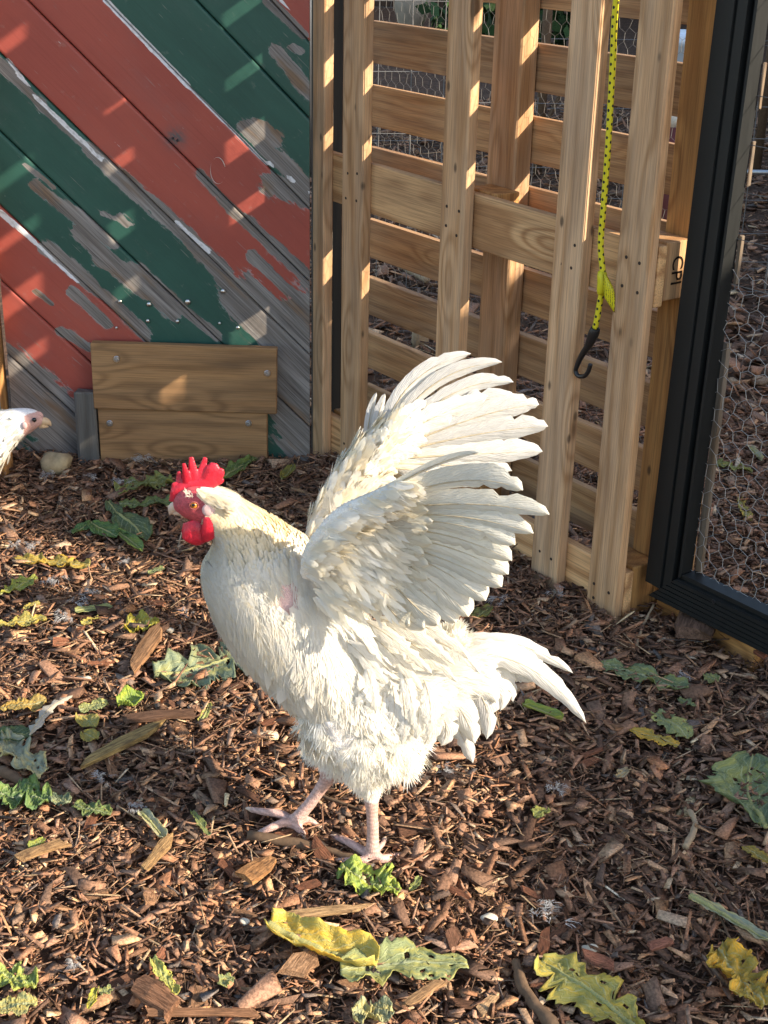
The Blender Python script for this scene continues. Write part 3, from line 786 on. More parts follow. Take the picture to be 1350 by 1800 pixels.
def board(name, mat, parent, o, x, y, z, L, W, T, bev=0.002, jit=0.0006):
    """a board: centre o, x along the grain (L), y across (W), z through (T)"""
    return link(name, box_mesh(name, L, W, T, bev, jit), mat, parent, mw=frame_mw(o, x, y, z))
XA, YA, ZA = np.eye(3)
def hex_screw(parent, p, r):
    V, Fc = tube_geo([(0, 0, 0), (0, -0.0018, 0), (0, -0.003, 0)], [r, r, r * 0.85], 14)
    s = link('screw', mesh_py('screw', V, Fc), M['screw'], parent, loc=tuple(p))
    V, Fc = tube_geo([(0, -0.003, 0), (0, -0.0045, 0)], [r * 0.55, r * 0.5], 6)
    h = link('screw_head', mesh_py('screw_head', V, Fc), M['galv'], s)
    h.matrix_parent_inverse = Matrix.Identity(4)
def patch():
    t1 = board('patch_board', M['treated'], None, (-0.4255, 3.040, 0.208), XA, ZA, -YA, 0.414, 0.155, 0.022)
    t1.rotation_euler.rotate_axis('Z', -0.012)
    tag(t1, 'upper wider treated patch board screwed onto the painted planks', 'board', 'patch boards on the shed wall')
    t2 = board('patch_board', M['treated'], None, (-0.434, 3.044, 0.062), XA, ZA, -YA, 0.384, 0.140, 0.02)
    t2.rotation_euler.rotate_axis('Z', -0.006)
    tag(t2, 'lower narrower treated patch board standing on the mulch', 'board', 'patch boards on the shed wall')
    bpy.context.view_layer.update()
    for px, py in ((205, 631), (470, 656)): hex_screw(t1, AY(px, py, 3.0285), 0.0075)
    for px, py in ((193, 744), (437, 744)): hex_screw(t2, AY(px, py, 3.0335), 0.0075)
    s = board('stake', M['grey_wood'], None, (-0.653, 3.045, 0.075), ZA, XA, YA, 0.19, 0.046, 0.03, 0.004, 0.002)
    tag(s, 'short grey weathered stake beside the patch boards', 'stake')
patch()
def corner_post():
    root = empty('corner_post', (-0.89, 3.03, 0), 'orange lumber post at the outer corner of the shed wall', 'post')
    board('post', M['pine_orange'], root, (-0.893, 3.05, 0.85), ZA, XA, YA, 1.75, 0.10, 0.09)
    board('metal_strip', M['galv'], root, (-0.842, 3.0, 0.185), ZA, XA, YA, 0.13, 0.012, 0.004, 0.0005)
    b2 = board('lumber_block', M['pine_orange'], None, (-0.878, 2.965, 0.022), XA, ZA, YA, 0.12, 0.075, 0.06)
    tag(b2, 'rough orange lumber block on the mulch under the white hen', 'lumber')
corner_post()

# ------------------------------------------------------------------ the upright pallet
PD = np.array([-.579, .815, 0]); PD /= np.linalg.norm(PD)
PN = np.array([-PD[1], PD[0], 0])                 # towards the camera
P0 = np.array([.434, 2.327, 0])
def PL(s, t, z): return P0 + PD * s - PN * t + np.array([0, 0, z])
def pallet():
    root = empty('pallet', tuple(PL(0.47, 0, 0)), 'upright timber pallet panel with gaps between its slats beside the shed wall', 'pallet')
    ZT = 1.95
    slats = [(0.974, 0.046), (0.844, 0.076), (0.500, 0.076), (0.170, 0.074), (0.012, 0.073)]
    for s, w in slats:
        z0 = -0.012
        for zn in (0.622, 0.672, 0.02, 0.06):
            for sn in (-0.22, 0.25):
                q = PL(s + sn * w + random.uniform(-.004, .004), 0, zn + random.uniform(-.008, .008)); V, Fc = tube_geo([q - PN * 0.001, q + PN * 0.0004], [0.0034, 0.003], 8)
                if w > 0.05: link('nail', mesh_py('nail', V, Fc), M['nail'], root)
        o = board('slat', M['pine'], root, PL(s, 0.0115, (ZT + z0) / 2), ZA, -PD, PN, ZT - z0, w, 0.023, 0.0025, 0.0012)
    rails = [(0.646, 0.104), (0.035, 0.118), (1.26, 0.104), (1.88, 0.1)]
    for z, h in rails:
        board('rail', M['pine_clean'], root, PL(0.485, 0.034, z), -PD, ZA, PN, 1.02, h, 0.020, 0.002)
    # spacer blocks between rails and back boards
    for s in (0.468, 0.022, 0.93):
        for z in (0.652, 0.05, 1.26, 1.88):
            if s > 0.9 and z == 0.652: continue
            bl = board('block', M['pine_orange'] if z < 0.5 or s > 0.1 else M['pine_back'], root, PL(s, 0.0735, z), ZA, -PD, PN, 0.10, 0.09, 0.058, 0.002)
            if s < 0.1 and 0.5 < z < 1:
                cu = bpy.data.curves.new('lettering', 'FONT'); cu.body = 'CPI'; cu.size = 0.037; cu.align_x = 'CENTER'; cu.align_y = 'CENTER'; cu.extrude = 0.0002; cu.space_character = 0.95
                cu.materials.append(M['ink'])
                tmp = bpy.data.objects.new('lettering_curve', cu); COL.objects.link(tmp)
                dg = bpy.context.evaluated_depsgraph_get(); dg.update()
                tme = bpy.data.meshes.new_from_object(tmp.evaluated_get(dg)); bpy.data.objects.remove(tmp)
                tx = bpy.data.objects.new('lettering', tme); COL.objects.link(tx)
                q = PL(s - 0.0457, 0.0715, z)
                # read downwards: text x -> down, text y -> away from the camera
                tx.matrix_world = frame_mw(q, -ZA, -PN, -PD)
                tx.parent = bl; bpy.context.view_layer.update(); tx.matrix_parent_inverse = bl.matrix_world.inverted()
    for z in (0.271 - 0.045, 0.40 - 0.044, 0.536 - 0.045, 0.695 - 0.043, 0.83 - 0.044, 0.963 - 0.044, 1.018 + 0.044 + 0.006, 0.145 - 0.05, 1.195, 1.325, 1.455, 1.585, 1.715, 1.85):
        zz = z
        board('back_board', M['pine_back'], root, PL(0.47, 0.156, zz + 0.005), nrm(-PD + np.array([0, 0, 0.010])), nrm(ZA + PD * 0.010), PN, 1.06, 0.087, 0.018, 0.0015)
    board('post', M['pine'], root, PL(0.487, 0.1245, 0.97), ZA, -PD, PN, 1.98, 0.083, 0.042, 0.003)
    board('post', M['pine_orange'], root, PL(0.010, 0.1245, 0.97), ZA, -PD, PN, 1.98, 0.066, 0.042, 0.003)
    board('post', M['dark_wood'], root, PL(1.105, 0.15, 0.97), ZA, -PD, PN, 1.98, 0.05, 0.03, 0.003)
    # grey strip standing in for the shadowy edge beside the shed wall
    board('shadow_strip', M['grey_wood'], root, PL(1.004, 0.03, 0.66), ZA, -PD, PN, 1.32, 0.012, 0.05, 0.001)
pallet()

# ------------------------------------------------------------------ wire netting
def hexwire(name, o, x, y, w, h, cell, r, mat, jitter=0.06):
    """chicken wire in the plane o + a*x + b*y; every strand a thin three-sided wire with twisted sides"""
    E = []
    rh = cell / math.sqrt(3); dy = 1.5 * rh
    nx, ny = int(w / cell) + 1, int(h / dy) + 1
    rg = np.random.default_rng(5)
    offs = {}
    def pt(a, b):
        k = (round(a, 4), round(b, 4))
        if k not in offs: offs[k] = rg.normal(0, cell * jitter, 3) * (1, 1, 0.5)
        j = offs[k]; return o + x * (a + j[0]) + y * (b + j[1]) + np.cross(x, y) * j[2]
    for i in range(nx):
        for j in range(ny):
            cx = i * cell + (cell / 2 if j % 2 else 0); cy = j * dy
            a = [(cx + cell / 2 * sx, cy + rh * sy) for sx, sy in ((0, 1), (1, .5), (1, -.5), (0, -1), (-1, -.5), (-1, .5))]
            E.append((pt(*a[0]), pt(*a[1]), 1)); E.append((pt(*a[0]), pt(*a[5]), 1)); E.append((pt(*a[1]), pt(*a[2]), 1.7))
    A = np.array([e[0] for e in E]); B = np.array([e[1] for e in E]); Rr = np.array([e[2] for e in E]) * r
    T = B - A; T /= np.linalg.norm(T, axis=1)[:, None]
    n = np.cross(x, y); S = np.cross(T, n); S /= np.linalg.norm(S, axis=1)[:, None]; Nn = np.cross(T, S)
    V = []
    for Q in (A, B):
        for k in range(3):
            a = 2 * math.pi * k / 3
            V.append(Q + (S * math.cos(a) + Nn * math.sin(a)) * Rr[:, None])
    V = np.stack(V, 1)
    f = np.array([[0, 1, 4, 3], [1, 2, 5, 4], [2, 0, 3, 5]])
    Fc = f[None] + (np.arange(len(E)) * 6)[:, None, None]
    return mesh_np(name, V.reshape(-1, 3), Fc.reshape(-1, 4))
def gridwire(name, o, x, y, w, h, sx, sy, r):
    V = []; Fc = []
    def add(a, b):
        v, f = tube_geo([a, (np.array(a) + b) / 2 + RNG.normal(0, 0.004, 3), b], r, 5, cap=False); k = len(V); V.extend(v); Fc.extend([tuple(i + k for i in q) for q in f])
    for i in range(int(w / sx) + 1): add(o + x * i * sx, o + x * i * sx + y * h)
    for j in range(int(h / sy) + 1): add(o + y * j * sy, o + y * j * sy + x * w)
    return mesh_py(name, V, Fc)
n1 = link('chicken_wire', hexwire('chicken_wire', PL(1.02, 0.185, 0.0), -PD, ZA, 1.0, 1.3, 0.028, 0.00032, M['wire']), M['wire'])
tag(n1, 'chicken wire netting stapled behind the pallet boards', 'wire netting')

# ------------------------------------------------------------------ black framed wire door
def wire_door():
    a = np.array([0.515, 2.319, 0.05]); fd = nrm((.635, -.772, 0)); fn = np.array([fd[1], -fd[0], 0])   # fn faces the camera
    W, Hh = 0.86, 1.95
    root = empty('wire_door', tuple(a + fd * W / 2 - np.array([0, 0, 0.05])), 'black aluminium door frame filled with chicken wire standing ajar', 'wire door')
    # profile: (inset from the outer edge, height towards the camera); ridged extrusion
    stile = [(-0.008, -0.030), (-0.008, 0.004), (0.026, 0.004), (0.0275, -0.001), (0.031, -0.001), (0.0325, 0.003), (0.050, 0.003), (0.052, -0.010), (0.059, -0.010), (0.061, 0.0), (0.066, 0.0), (0.067, -0.030)]
    rail = [(0.0, -0.030), (0.0, 0.0)]
    for i in range(6):
        u = 0.003 + i * 0.0092; rail += [(u, 0.003), (u + 0.0072, 0.003), (u + 0.0080, 0.0005), (u + 0.0088, 0.0005)]
    rail += [(0.060, -0.006), (0.066, -0.006), (0.068, 0.0), (0.072, 0.0), (0.073, -0.030)]
    def extr(name, prof, fa, fb):
        V = []; Fc = []; n = len(prof)
        for w, h in prof: V.append(fa(w, h))
        for w, h in prof: V.append(fb(w, h))
        for i in range(n - 1): Fc.append((i, i + 1, n + i + 1, n + i))
        Fc.append(tuple(range(n))); Fc.append(tuple(range(2 * n - 1, n - 1, -1))); Fc.append((n - 1, 0, n, 2 * n - 1))
        me = mesh_py(name, V, Fc)
        bm = bmesh.new(); bm.from_mesh(me); bmesh.ops.recalc_face_normals(bm, faces=bm.faces); bm.to_mesh(me); bm.free()
        return me
    P = lambda x, z, h: a + fd * (x - 0.004 + 0.016 * z) + fn * h + np.array([0, 0, z - 0.016 * x])      # the door hangs a little out of plumb
    link('stile', extr('stile', stile, lambda w, h: P(w, max(w, 0.016) if w > 0 else 0.028, h), lambda w, h: P(w, Hh - max(w, 0), h)), M['black_metal'], root)
    link('stile', extr('stile', stile, lambda w, h: P(W - w, max(w, 0), h), lambda w, h: P(W - w, Hh - max(w, 0), h)), M['black_metal'], root)
    link('bottom_rail', extr('bottom_rail', rail, lambda w, h: P(w - 0.001, w, h - 0.0004), lambda w, h: P(W - w, w, h - 0.0004)), M['black_metal'], root)
    link('top_rail', extr('top_rail', rail, lambda w, h: P(w, Hh - w, h - 0.0004), lambda w, h: P(W - w, Hh - w, h - 0.0004)), M['black_metal'], root)
    link('chicken_wire', hexwire('chicken_wire', P(0.06, 0.06, -0.026), fd, ZA, W - 0.12, 0.57, 0.030, 0.00042, M['wire']), M['door_wire'], root)
    link('welded_wire', gridwire('welded_wire', P(0.06, 0.6, -0.028), fd, ZA, W - 0.12, Hh - 0.66, 0.075, 0.075, 0.0007), M['wire'], root)
    # remains of a wooden batten along the inside of the stile
    for z0, z1, w in ((0.07, 0.50, 0.013), (0.60, 0.68, 0.007), (0.76, 0.83, 0.004), (0.88, 0.95, 0.004)):
        board('batten', M['fence_wood'], root, P(0.068 + w / 2, (z0 + z1) / 2, -0.034), ZA, fd, fn, z1 - z0, w, 0.008, 0.0012, 0.0012)
    # screw in the rail
    V, Fc = tube_geo([P(0.145, 0.052, 0.003), P(0.145, 0.052, 0.0045)], [0.0045, 0.004], 10)
    link('screw', mesh_py('screw', V, Fc), M['black_rubber'], root)
wire_door()
s = board('sill_board', M['pine_orange'], None, PL(-0.155, 0.115, 0.02), -PD, ZA, PN, 0.24, 0.075, 0.03)
tag(s, 'orange sill board lying under the black wire door', 'board')

# ------------------------------------------------------------------ bungee cord
def bungee():
    t = -0.004
    Q = lambda px, py, tt=t: onplane(px, py, P0 - PN * tt, PN)
    root = empty('bungee_cord', tuple(Q(1045, 580)), 'yellow bungee cord with black flecks and a black hook hanging on the pallet', 'bungee cord')
    top = Q(1083, 0); up = top + np.array([0.004, 0, 0.25])
    P = catmull([up, top, Q(1077, 110), Q(1070, 240), Q(1062, 350), Q(1056, 430), Q(1060, 490), Q(1053, 540), Q(1046, 578)], 60)
    link('cord', tube_mesh('cord', P, 0.0052, 12, uv=True), M['cord'], root)
    sl = catmull([Q(1058, 476), Q(1059, 498), Q(1056, 517)], 8)
    link('sleeve', tube_mesh('sleeve', sl, [0.0064, 0.0085, 0.009, 0.009, 0.009, 0.0088, 0.008, 0.0064], 12), M['tag'], root)
    # printed warning flag folded round the cord
    n, mm = 10, 5; V = []; uv = []; Fc = []
    for i in range(n):
        u = i / (n - 1)
        for j in range(mm):
            v = j / (mm - 1)
            e0 = np.array([1060 + 2 * u, 478 + 44 * u]); e1 = np.array([1062 + 21 * math.sin(min(1, u * 1.5) * math.pi / 2) - 3 * u, 478 + 72 * u])
            p = e0 * (1 - v) + e1 * v
            w = Q(p[0], p[1], t - 0.006 * math.sin(v * 3.0 + u * 2) - 0.003)
            V.append(w); uv.append((u, v))
    for i in range(n - 1):
        for j in range(mm - 1):
            k = i * mm + j; Fc.append((k, k + 1, k + mm + 1, k + mm))
    fl = link('warning_flag', mesh_np('warning_flag', V, Fc, True, uv=uv), M['tag'], root)
    sm = fl.modifiers.new('thick', 'SOLIDIFY'); sm.thickness = 0.0006
    g = [Q(1047, 577), Q(1042, 590), Q(1036, 604), Q(1031, 614)]
    body = tube_geo(catmull(g, 8), [0.0085, 0.0098, 0.0098, 0.0092, 0.0085, 0.0075, 0.0062, 0.005], 12)
    hk = tube_geo(catmull([Q(1035, 606), Q(1022, 626), Q(1014, 644), Q(1012, 653), Q(1017, 661), Q(1027, 661), Q(1034, 653), Q(1038, 640)], 26), np.concatenate([np.linspace(0.0065, 0.0046, 8), np.full(18, 0.0043)]), 10)
    link('hook', fuse('hook', [body, hk], 0.0009, 2), M['black_rubber'], root)
bungee()

# ------------------------------------------------------------------ things beyond the pallet and the door
def far_things():
    # welded wire fence further back
    x = nrm((1, 0.12, 0)); o = np.array([-1.2, 6.4, 0])
    f = empty('wire_fence', (0.6, 6.6, 0), 'far welded wire fence with thin posts behind the pallet', 'fence')
    link('netting', gridwire('netting', o, x, ZA, 4.6, 1.4, 0.15, 0.15, 0.0022), M['wire'], f)
    for k in (0.9, 1.95, 3.0, 4.1):
        p = o + x * k
        link('post', tube_mesh('post', [p + ZA * z for z in (0, 0.7, 1.5)], 0.022, 8), M['galv'] if k < 1.5 else M['twig'], f)
    x = nrm((1, 0.03, 0)); o = np.array([-0.1, 4.6, 0])
    f = empty('wire_fence', (1.0, 4.6, 0), 'nearer welded wire fence with a steel top tube beyond the black door', 'fence')
    link('netting', gridwire('netting', o, x, ZA, 2.4, 0.62, 0.10, 0.10, 0.0016), M['wire'], f)
    z = AY(1335, 303, 4.6)[2]
    link('top_tube', tube_mesh('top_tube', [o + np.array([1.25, 0, z]), o + np.array([1.8, 0, z]), o + np.array([2.4, 0, z])], 0.008, 8), M['galv'], f)
    # white bucket
    c = AY(1196, 85, 6.0)
    b = empty('bucket', (c[0], 6.0, 0), 'pale blue white bucket seen through the pallet gap beside the post', 'bucket')
    zt = AY(1196, 58, 6.0)[2]; zb = 0.0
    link('shell', tube_mesh('shell', [(c[0], 6, zb), (c[0], 6, zt * 0.5), (c[0], 6, zt - 0.04), (c[0], 6, zt - 0.035), (c[0], 6, zt)], [0.12, 0.14, 0.155, 0.165, 0.166], 24), M['bucket'], b)
    # dark red drinker
    c = AY(1184, 222, 4.3)
    zt = AY(1184, 203, 4.3)[2]
    d = empty('drinker', (c[0], 4.3, 0), 'dark red drinker with a pale cap seen through the pallet gap', 'drinker')
    link('tank', tube_mesh('tank', [(c[0], 4.3, 0), (c[0], 4.3, 0.05), (c[0], 4.3, zt * 0.6), (c[0], 4.3, zt - 0.03)], [0.09, 0.07, 0.065, 0.04], 18), M['dark_red'], d)
    link('cap', tube_mesh('cap', [(c[0], 4.3, zt - 0.03), (c[0], 4.3, zt)], [0.03, 0.02], 14), M['white_stone'], d)
    # pale sack and a dark log pile behind the far fence
    c = AY(722, 20, 13.0)
    V, Fc = ellipsoid_geo((0, 0, 0), (0.15, 0.14, 0.20), 20, 12)
    V = [v * (1 + 0.10 * math.sin(7 * v[0] + 11 * v[2]) + 0.05 * math.sin(19 * v[2] + 5 * v[1])) for v in V]
    s = link('sack', mesh_py('sack', V, Fc, True), M['sack'], loc=(c[0], 13.0, 0.17)); tag(s, 'pale sack standing behind the far wire fence', 'sack')
    # stick and short stump lying beyond the pallet
    q = [G(698, 476), G(725, 492), G(750, 508)]
    o2 = link('branch', tube_mesh('branch', catmull([p + np.array([0, 0, 0.03]) for p in q], 9), np.linspace(0.016, 0.012, 9), 8), M['pale_twig']); tag(o2, 'pale branch on the ground behind the pallet', 'branch')
    p = G(738, 612); o3 = link('stump', tube_mesh('stump', [p + ZA * z for z in (0, 0.04, 0.09, 0.10)], [0.026, 0.024, 0.023, 0.018], 10), M['pale_twig']); tag(o3, 'small pale stump behind the lower pallet boards', 'stump')
    # low leafy plants beyond
    for px, py, y, R, lab in ((850, 40, 7.4, 0.34, 'green bush behind the far fence left of the pallet post'), (945, 45, 7.0, 0.32, 'green bush behind the far fence right of the pallet post')):
        c = AY(px, py, y); n = 420
        d = RNG.normal(0, 1, (n, 3)); d /= np.linalg.norm(d, axis=1)[:, None]
        P = np.array([c[0], y, max(0.22, c[2])]) + d * R * RNG.uniform(0.3, 1.0, (n, 1)) * (1, 1, 0.8); P[:, 2] = np.abs(P[:, 2])
        T = RNG.normal(0, 1, (n, 3)); T /= np.linalg.norm(T, axis=1)[:, None]; S = np.cross(T, d); S /= np.linalg.norm(S, axis=1)[:, None] + 1e-9
        l = RNG.uniform(0.05, 0.11, (n, 1)); V = np.stack([P - T * l / 2, P + S * l * .3, P + T * l / 2, P - S * l * .3], 1)
        cc = np.repeat(np.array([(0.025, 0.06, 0.018)]) * RNG.uniform(0.5, 1.6, (n, 1)), 4, 0)
        e = empty('bush', (c[0], y, 0), lab, 'bush')
        link('foliage', mesh_np('foliage', V.reshape(-1, 3), np.arange(n * 4).reshape(-1, 4), col=cc), M['mulch'], e)
        for k in range(4):
            a = RNG.uniform(-0.1, 0.1, 2); link('stem', tube_mesh('stem', [(c[0], y, 0), (c[0] + a[0], y + a[1], 0.2), (c[0] + a[0] * 2, y + a[1] * 2, 0.38)], [0.012, 0.008, 0.004], 6), M['twig'], e)
    # unseen board fence added to throw shade on the mulch by the door
    f = empty('shade_fence', (4.0, 6, 0), 'tall closed timber fence added unseen off to the right to shade the run', 'fence')
    m1 = box_mesh('shade_fence_board', 1.91, 0.16, 0.02); m2 = box_mesh('shade_fence_board', 2.4, 0.16, 0.02)
    y = -0.24; k = 0
    while y < 17:
        hgt = 1.91 if y < 0.8 else 2.4
        o = link('shade_fence_board', m1 if hgt < 2.0 else m2, M['fence_wood'], f, mw=frame_mw((4.0 + 0.012 * (k % 2), y, hgt / 2), ZA, YA, XA))
        y += 0.15; k += 1
    for yy in (-0.24, 2.4, 4.8, 7.2, 9.6, 12, 14.5, 17):
        link('shade_fence_post', box_mesh('shade_fence_post', 1.8 if yy < 0.5 else 2.3, 0.1, 0.1), M['fence_wood'], f, mw=frame_mw((4.08, yy, 0.9 if yy < 0.5 else 1.15), ZA, YA, XA))
    # dark screen added far behind to darken the top of the view
    f = empty('backdrop_screen', (0.5, 15.6, 0), 'dark timber screen added far behind the wire fences to darken the background', 'fence')
    m3 = box_mesh('backdrop_board', 1.9, 0.19, 0.02)
    for k in range(40): link('backdrop_board', m3, M['dark_wood'], f, mw=frame_mw((-2.6 + k * 0.2, 15.6 + 0.015 * (k % 2), 0.95), ZA, XA, YA))
far_things()
# ------------------------------------------------------------------ feathers
def flight_feather(name, parent, base, mid, tip, width, face, col, tipround=0.55, camber=0.12, asym=0.62, shaftw=0.0013, seed=0, fray=0.05, split=0.0):
    """one long feather: vane on a curved shaft from base through mid to tip, face = direction the vane looks"""
    rg = np.random.default_rng(seed)
    n, m = 22, 9
    t = np.linspace(0, 1, n)[:, None]
    c = 2 * np.asarray(mid) - 0.5 * (np.asarray(base) + np.asarray(tip))      # quadratic through mid
    P = (1 - t) ** 2 * base + 2 * t * (1 - t) * c + t * t * tip
    T = np.gradient(P, axis=0); T /= np.linalg.norm(T, axis=1)[:, None]
    S = np.cross(T, face); S /= np.linalg.norm(S, axis=1)[:, None]; Nn = np.cross(S, T)
    u = t[:, 0]
    prof = np.minimum(1, (u / 0.16)) ** 0.7 * np.clip((1 - u) / (1 - tipround + 1e-6), 0, 1) ** 0.5
    prof = np.where(u < tipround, np.minimum(1, (u / 0.16)) ** 0.7 * (0.82 + 0.18 * u / tipround), prof)
    wl = width * asym * prof; wr = width * (1 - asym) * prof
    V = []; uv = []; Fc = []; L = float(np.sum(np.linalg.norm(np.diff(P, axis=0), axis=1)))
    cols = []
    nl_, nr_ = np.ones(n), np.ones(n)
    if width > 0.02:
        for arr in (nl_, nr_):
            for _ in range(int(rg.integers(0, 3))): arr[int(rg.integers(n // 2, n - 2))] *= rg.uniform(0.55, 0.85)
    for i in range(n):
        jl = (1 + rg.normal(0, fray)) * nl_[i]; jr = (1 + rg.normal(0, fray)) * nr_[i]
        for j in range(m):
            v = -1 + 2 * j / (m - 1)
            w = (wl[i] * jl if v < 0 else wr[i] * jr) * v
            sweep = T[i] * abs(w) * 0.55 * (1 - u[i] * 0.6)
            V.append(P[i] + S[i] * w + sweep - Nn[i] * camber * width * (v * v) + Nn[i] * rg.normal(0, 0.0003))
            uv.append((u[i] * L, v))
            sh = 1.0 - 0.05 * (1 - u[i])
            cols.append(np.array(col) * sh)
    for i in range(n - 1):
        for j in range(m - 1):
            a = i * m + j; Fc.append((a, a + 1, a + m + 1, a + m))
    V = np.array(V); k = len(V)
    # shaft, a tapering ridge on both faces
    R = shaftw * (1.05 - u)
    for i in range(n):
        for dx, dn in ((1, 0), (0, 1), (-1, 0), (0, -1)):
            V = np.vstack([V, (P[i] + S[i] * dx * R[i] + Nn[i] * dn * R[i] * 1.1)[None]]); uv.append((u[i] * L, 0.0)); cols.append(np.array((0.66, 0.58, 0.43)))
    for i in range(n - 1):
        for q in range(4):
            a = k + i * 4 + q; b2 = k + i * 4 + (q + 1) % 4; Fc.append((a, b2, b2 + 4, a + 4))
    me = mesh_np(name, V, Fc, True, uv=uv, col=np.array(cols))
    return link(name, me, M['vane'], parent)

def plume_block(P, T, N, L, W, lift, col, barbs=7, spread=0.45, rg=None, droop=0.0, vane=True):
    """many small body feathers: each a soft vane with loose barbs at its rim. Returns V, F(quads), C"""
    n = len(P); rg = rg or RNG
    T = T / (np.linalg.norm(T, axis=1)[:, None] + 1e-9)
    N = N - T * np.sum(N * T, 1)[:, None]; N /= np.linalg.norm(N, axis=1)[:, None] + 1e-9
    B = np.cross(N, T)
    Vs = []; Fs = []; Cs = []; Ns = []; off = 0
    if vane:
        us = np.array([0, 0.3, 0.62, 0.86, 1.0]); ws = np.array([0.25, 0.8, 1.0, 0.72, 0.12])
        tv = []
        for u, w in zip(us, ws):
            for v in (-1, 0, 1): tv.append((u, w * v, 0.07 * (1 - v * v)))
        tv = np.array(tv)
        V = (P[:, None] + T[:, None] * (tv[None, :, 0] * L[:, None])[..., None] + B[:, None] * (tv[None, :, 1] * W[:, None] * 0.5)[..., None]
             + N[:, None] * (tv[None, :, 2] * W[:, None] + lift[:, None] * tv[None, :, 0] ** 1.3 * L[:, None])[..., None])
        V[:, :, 2] -= droop * (tv[None, :, 0] ** 2) * L[:, None]
        f = np.array([[i * 3 + j, i * 3 + j + 3, i * 3 + j + 4, i * 3 + j + 1] for i in range(4) for j in range(2)])
        Vs.append(V.reshape(-1, 3)); Fs.append((f[None] + (np.arange(n) * 15)[:, None, None]).reshape(-1, 4)); Cs.append(np.repeat(col, 15, 0)); Ns.append(np.repeat(N + 0.08 * T, 15, 0)); off += n * 15
    for k in range(barbs):
        a = (k / max(1, barbs - 1) - 0.5) * 2
        ang = a * spread + rg.normal(0, 0.10, n)
        D = T * np.cos(ang)[:, None] + B * np.sin(ang)[:, None]
        u0 = rg.uniform(0.15, 0.6, n); ll = L * rg.uniform(0.35, 0.62, n); w = W * rg.uniform(0.022, 0.05, n)
        Q = P + T * (u0 * L)[:, None] + B * (a * 0.30 * W)[:, None] + N * (lift * u0 * L + 0.0009 + 0.05 * W)[:, None]
        Sd = np.cross(N, D)
        lf = lift + rg.normal(0.01, 0.04, n)
        rows = []
        for u, ww in ((0, 1.0), (0.55, 0.8), (1.0, 0.12)):
            c = Q + D * (u * ll)[:, None] + N * (lf * u * ll)[:, None]
            c = c.copy(); c[:, 2] -= droop * u * u * ll
            rows += [c - Sd * (ww * w)[:, None], c + Sd * (ww * w)[:, None]]
        V = np.stack(rows, 1)
        f = np.array([[0, 2, 3, 1], [2, 4, 5, 3]])
        Vs.append(V.reshape(-1, 3)); Fs.append((f[None] + (np.arange(n) * 6)[:, None, None]).reshape(-1, 4) + off)
        Cs.append(np.repeat(np.clip(col * rg.uniform(0.97, 1.03, (n, 1)), 0, 0.95), 6, 0)); Ns.append(np.repeat(N + 0.10 * D + rg.normal(0, 0.04, (n, 3)), 6, 0)); off += n * 6
    nn = np.concatenate(Ns); nn /= np.linalg.norm(nn, axis=1)[:, None] + 1e-9
    return np.concatenate(Vs), np.concatenate(Fs), np.concatenate(Cs), nn
def join_blocks(bl):
    V = []; Fc = []; C = []; Nn = []; o = 0
    for v, f, c, nn in bl: V.append(v); Fc.append(f + o); C.append(c); Nn.append(nn); o += len(v)
    return np.concatenate(V), np.concatenate(Fc), np.concatenate(C), np.concatenate(Nn)

class Loft:
    """body of elliptical rings; rows = (px, py, half height in px, half width in m) read off the side view"""
    def __init__(s, rows, RR, y0, pxm, n=70, seg=36, comp=0.62, ych=None):
        C = np.array([RR(r[0], r[1]) for r in rows]); 
        A = np.array([r[2] * pxm for r in rows]); Bw = np.array([r[3] for r in rows])
        dat = np.column_stack([C, A, Bw])
        d = catmull(dat, n)
        s.C, A, s.B = d[:, :3], d[:, 3], d[:, 4]
        s.A = np.sqrt(np.maximum(A ** 2 - (comp * s.B) ** 2, (0.55 * A) ** 2))
        T = np.gradient(s.C, axis=0); T[:, 1] = 0; s.T = T / np.linalg.norm(T, axis=1)[:, None]
        s.N = np.stack([-s.T[:, 2], np.zeros(n), s.T[:, 0]], 1); s.N *= np.sign(s.N[:, 2:3] + 1e-9) if False else 1
        s.n, s.seg = n, seg
    def at(s, u, th, grow=0.0):
        """u 0..1 (arrays), th angle; th=0 along N, pi/2 along -y (towards the camera)"""
        x = np.clip(np.asarray(u) * (s.n - 1), 0, s.n - 1.001); i = x.astype(int); f = (x - i)[:, None]
        lerp = lambda a: a[i] * (1 - f) + a[i + 1] * f
        C, N, T = lerp(s.C), lerp(s.N), lerp(s.T)
        A, B = lerp(s.A[:, None])[:, 0], lerp(s.B[:, None])[:, 0]
        ct, st = np.cos(th), np.sin(th)
        Yv = np.array([0, -1.0, 0])
        P = C + N * ((A + grow) * ct)[:, None] + Yv * ((B + grow) * st)[:, None]
        nn = N * (ct / np.maximum(A, 1e-4))[:, None] + Yv * (st / np.maximum(B, 1e-4))[:, None]
        nn /= np.linalg.norm(nn, axis=1)[:, None]
        return P, nn, T
    def geo(s, inset=0.0):
        V = []; Fc = []
        for i in range(s.n):
            th = np.linspace(0, 2 * np.pi, s.seg, endpoint=False)
            P, _, _ = s.at(np.full(s.seg, i / (s.n - 1)), th, -inset * min(1.0, max(0.0, (i / (s.n - 1) - 0.22) * 12)))
            V += list(P)
        for i in range(s.n - 1):
            for k in range(s.seg):
                a = i * s.seg + k; b2 = i * s.seg + (k + 1) % s.seg; Fc.append((a, b2, b2 + s.seg, a + s.seg))
        Fc.append(tuple(range(s.seg - 1, -1, -1))); q = (s.n - 1) * s.seg; Fc.append(tuple(range(q, q + s.seg)))
        return V, Fc

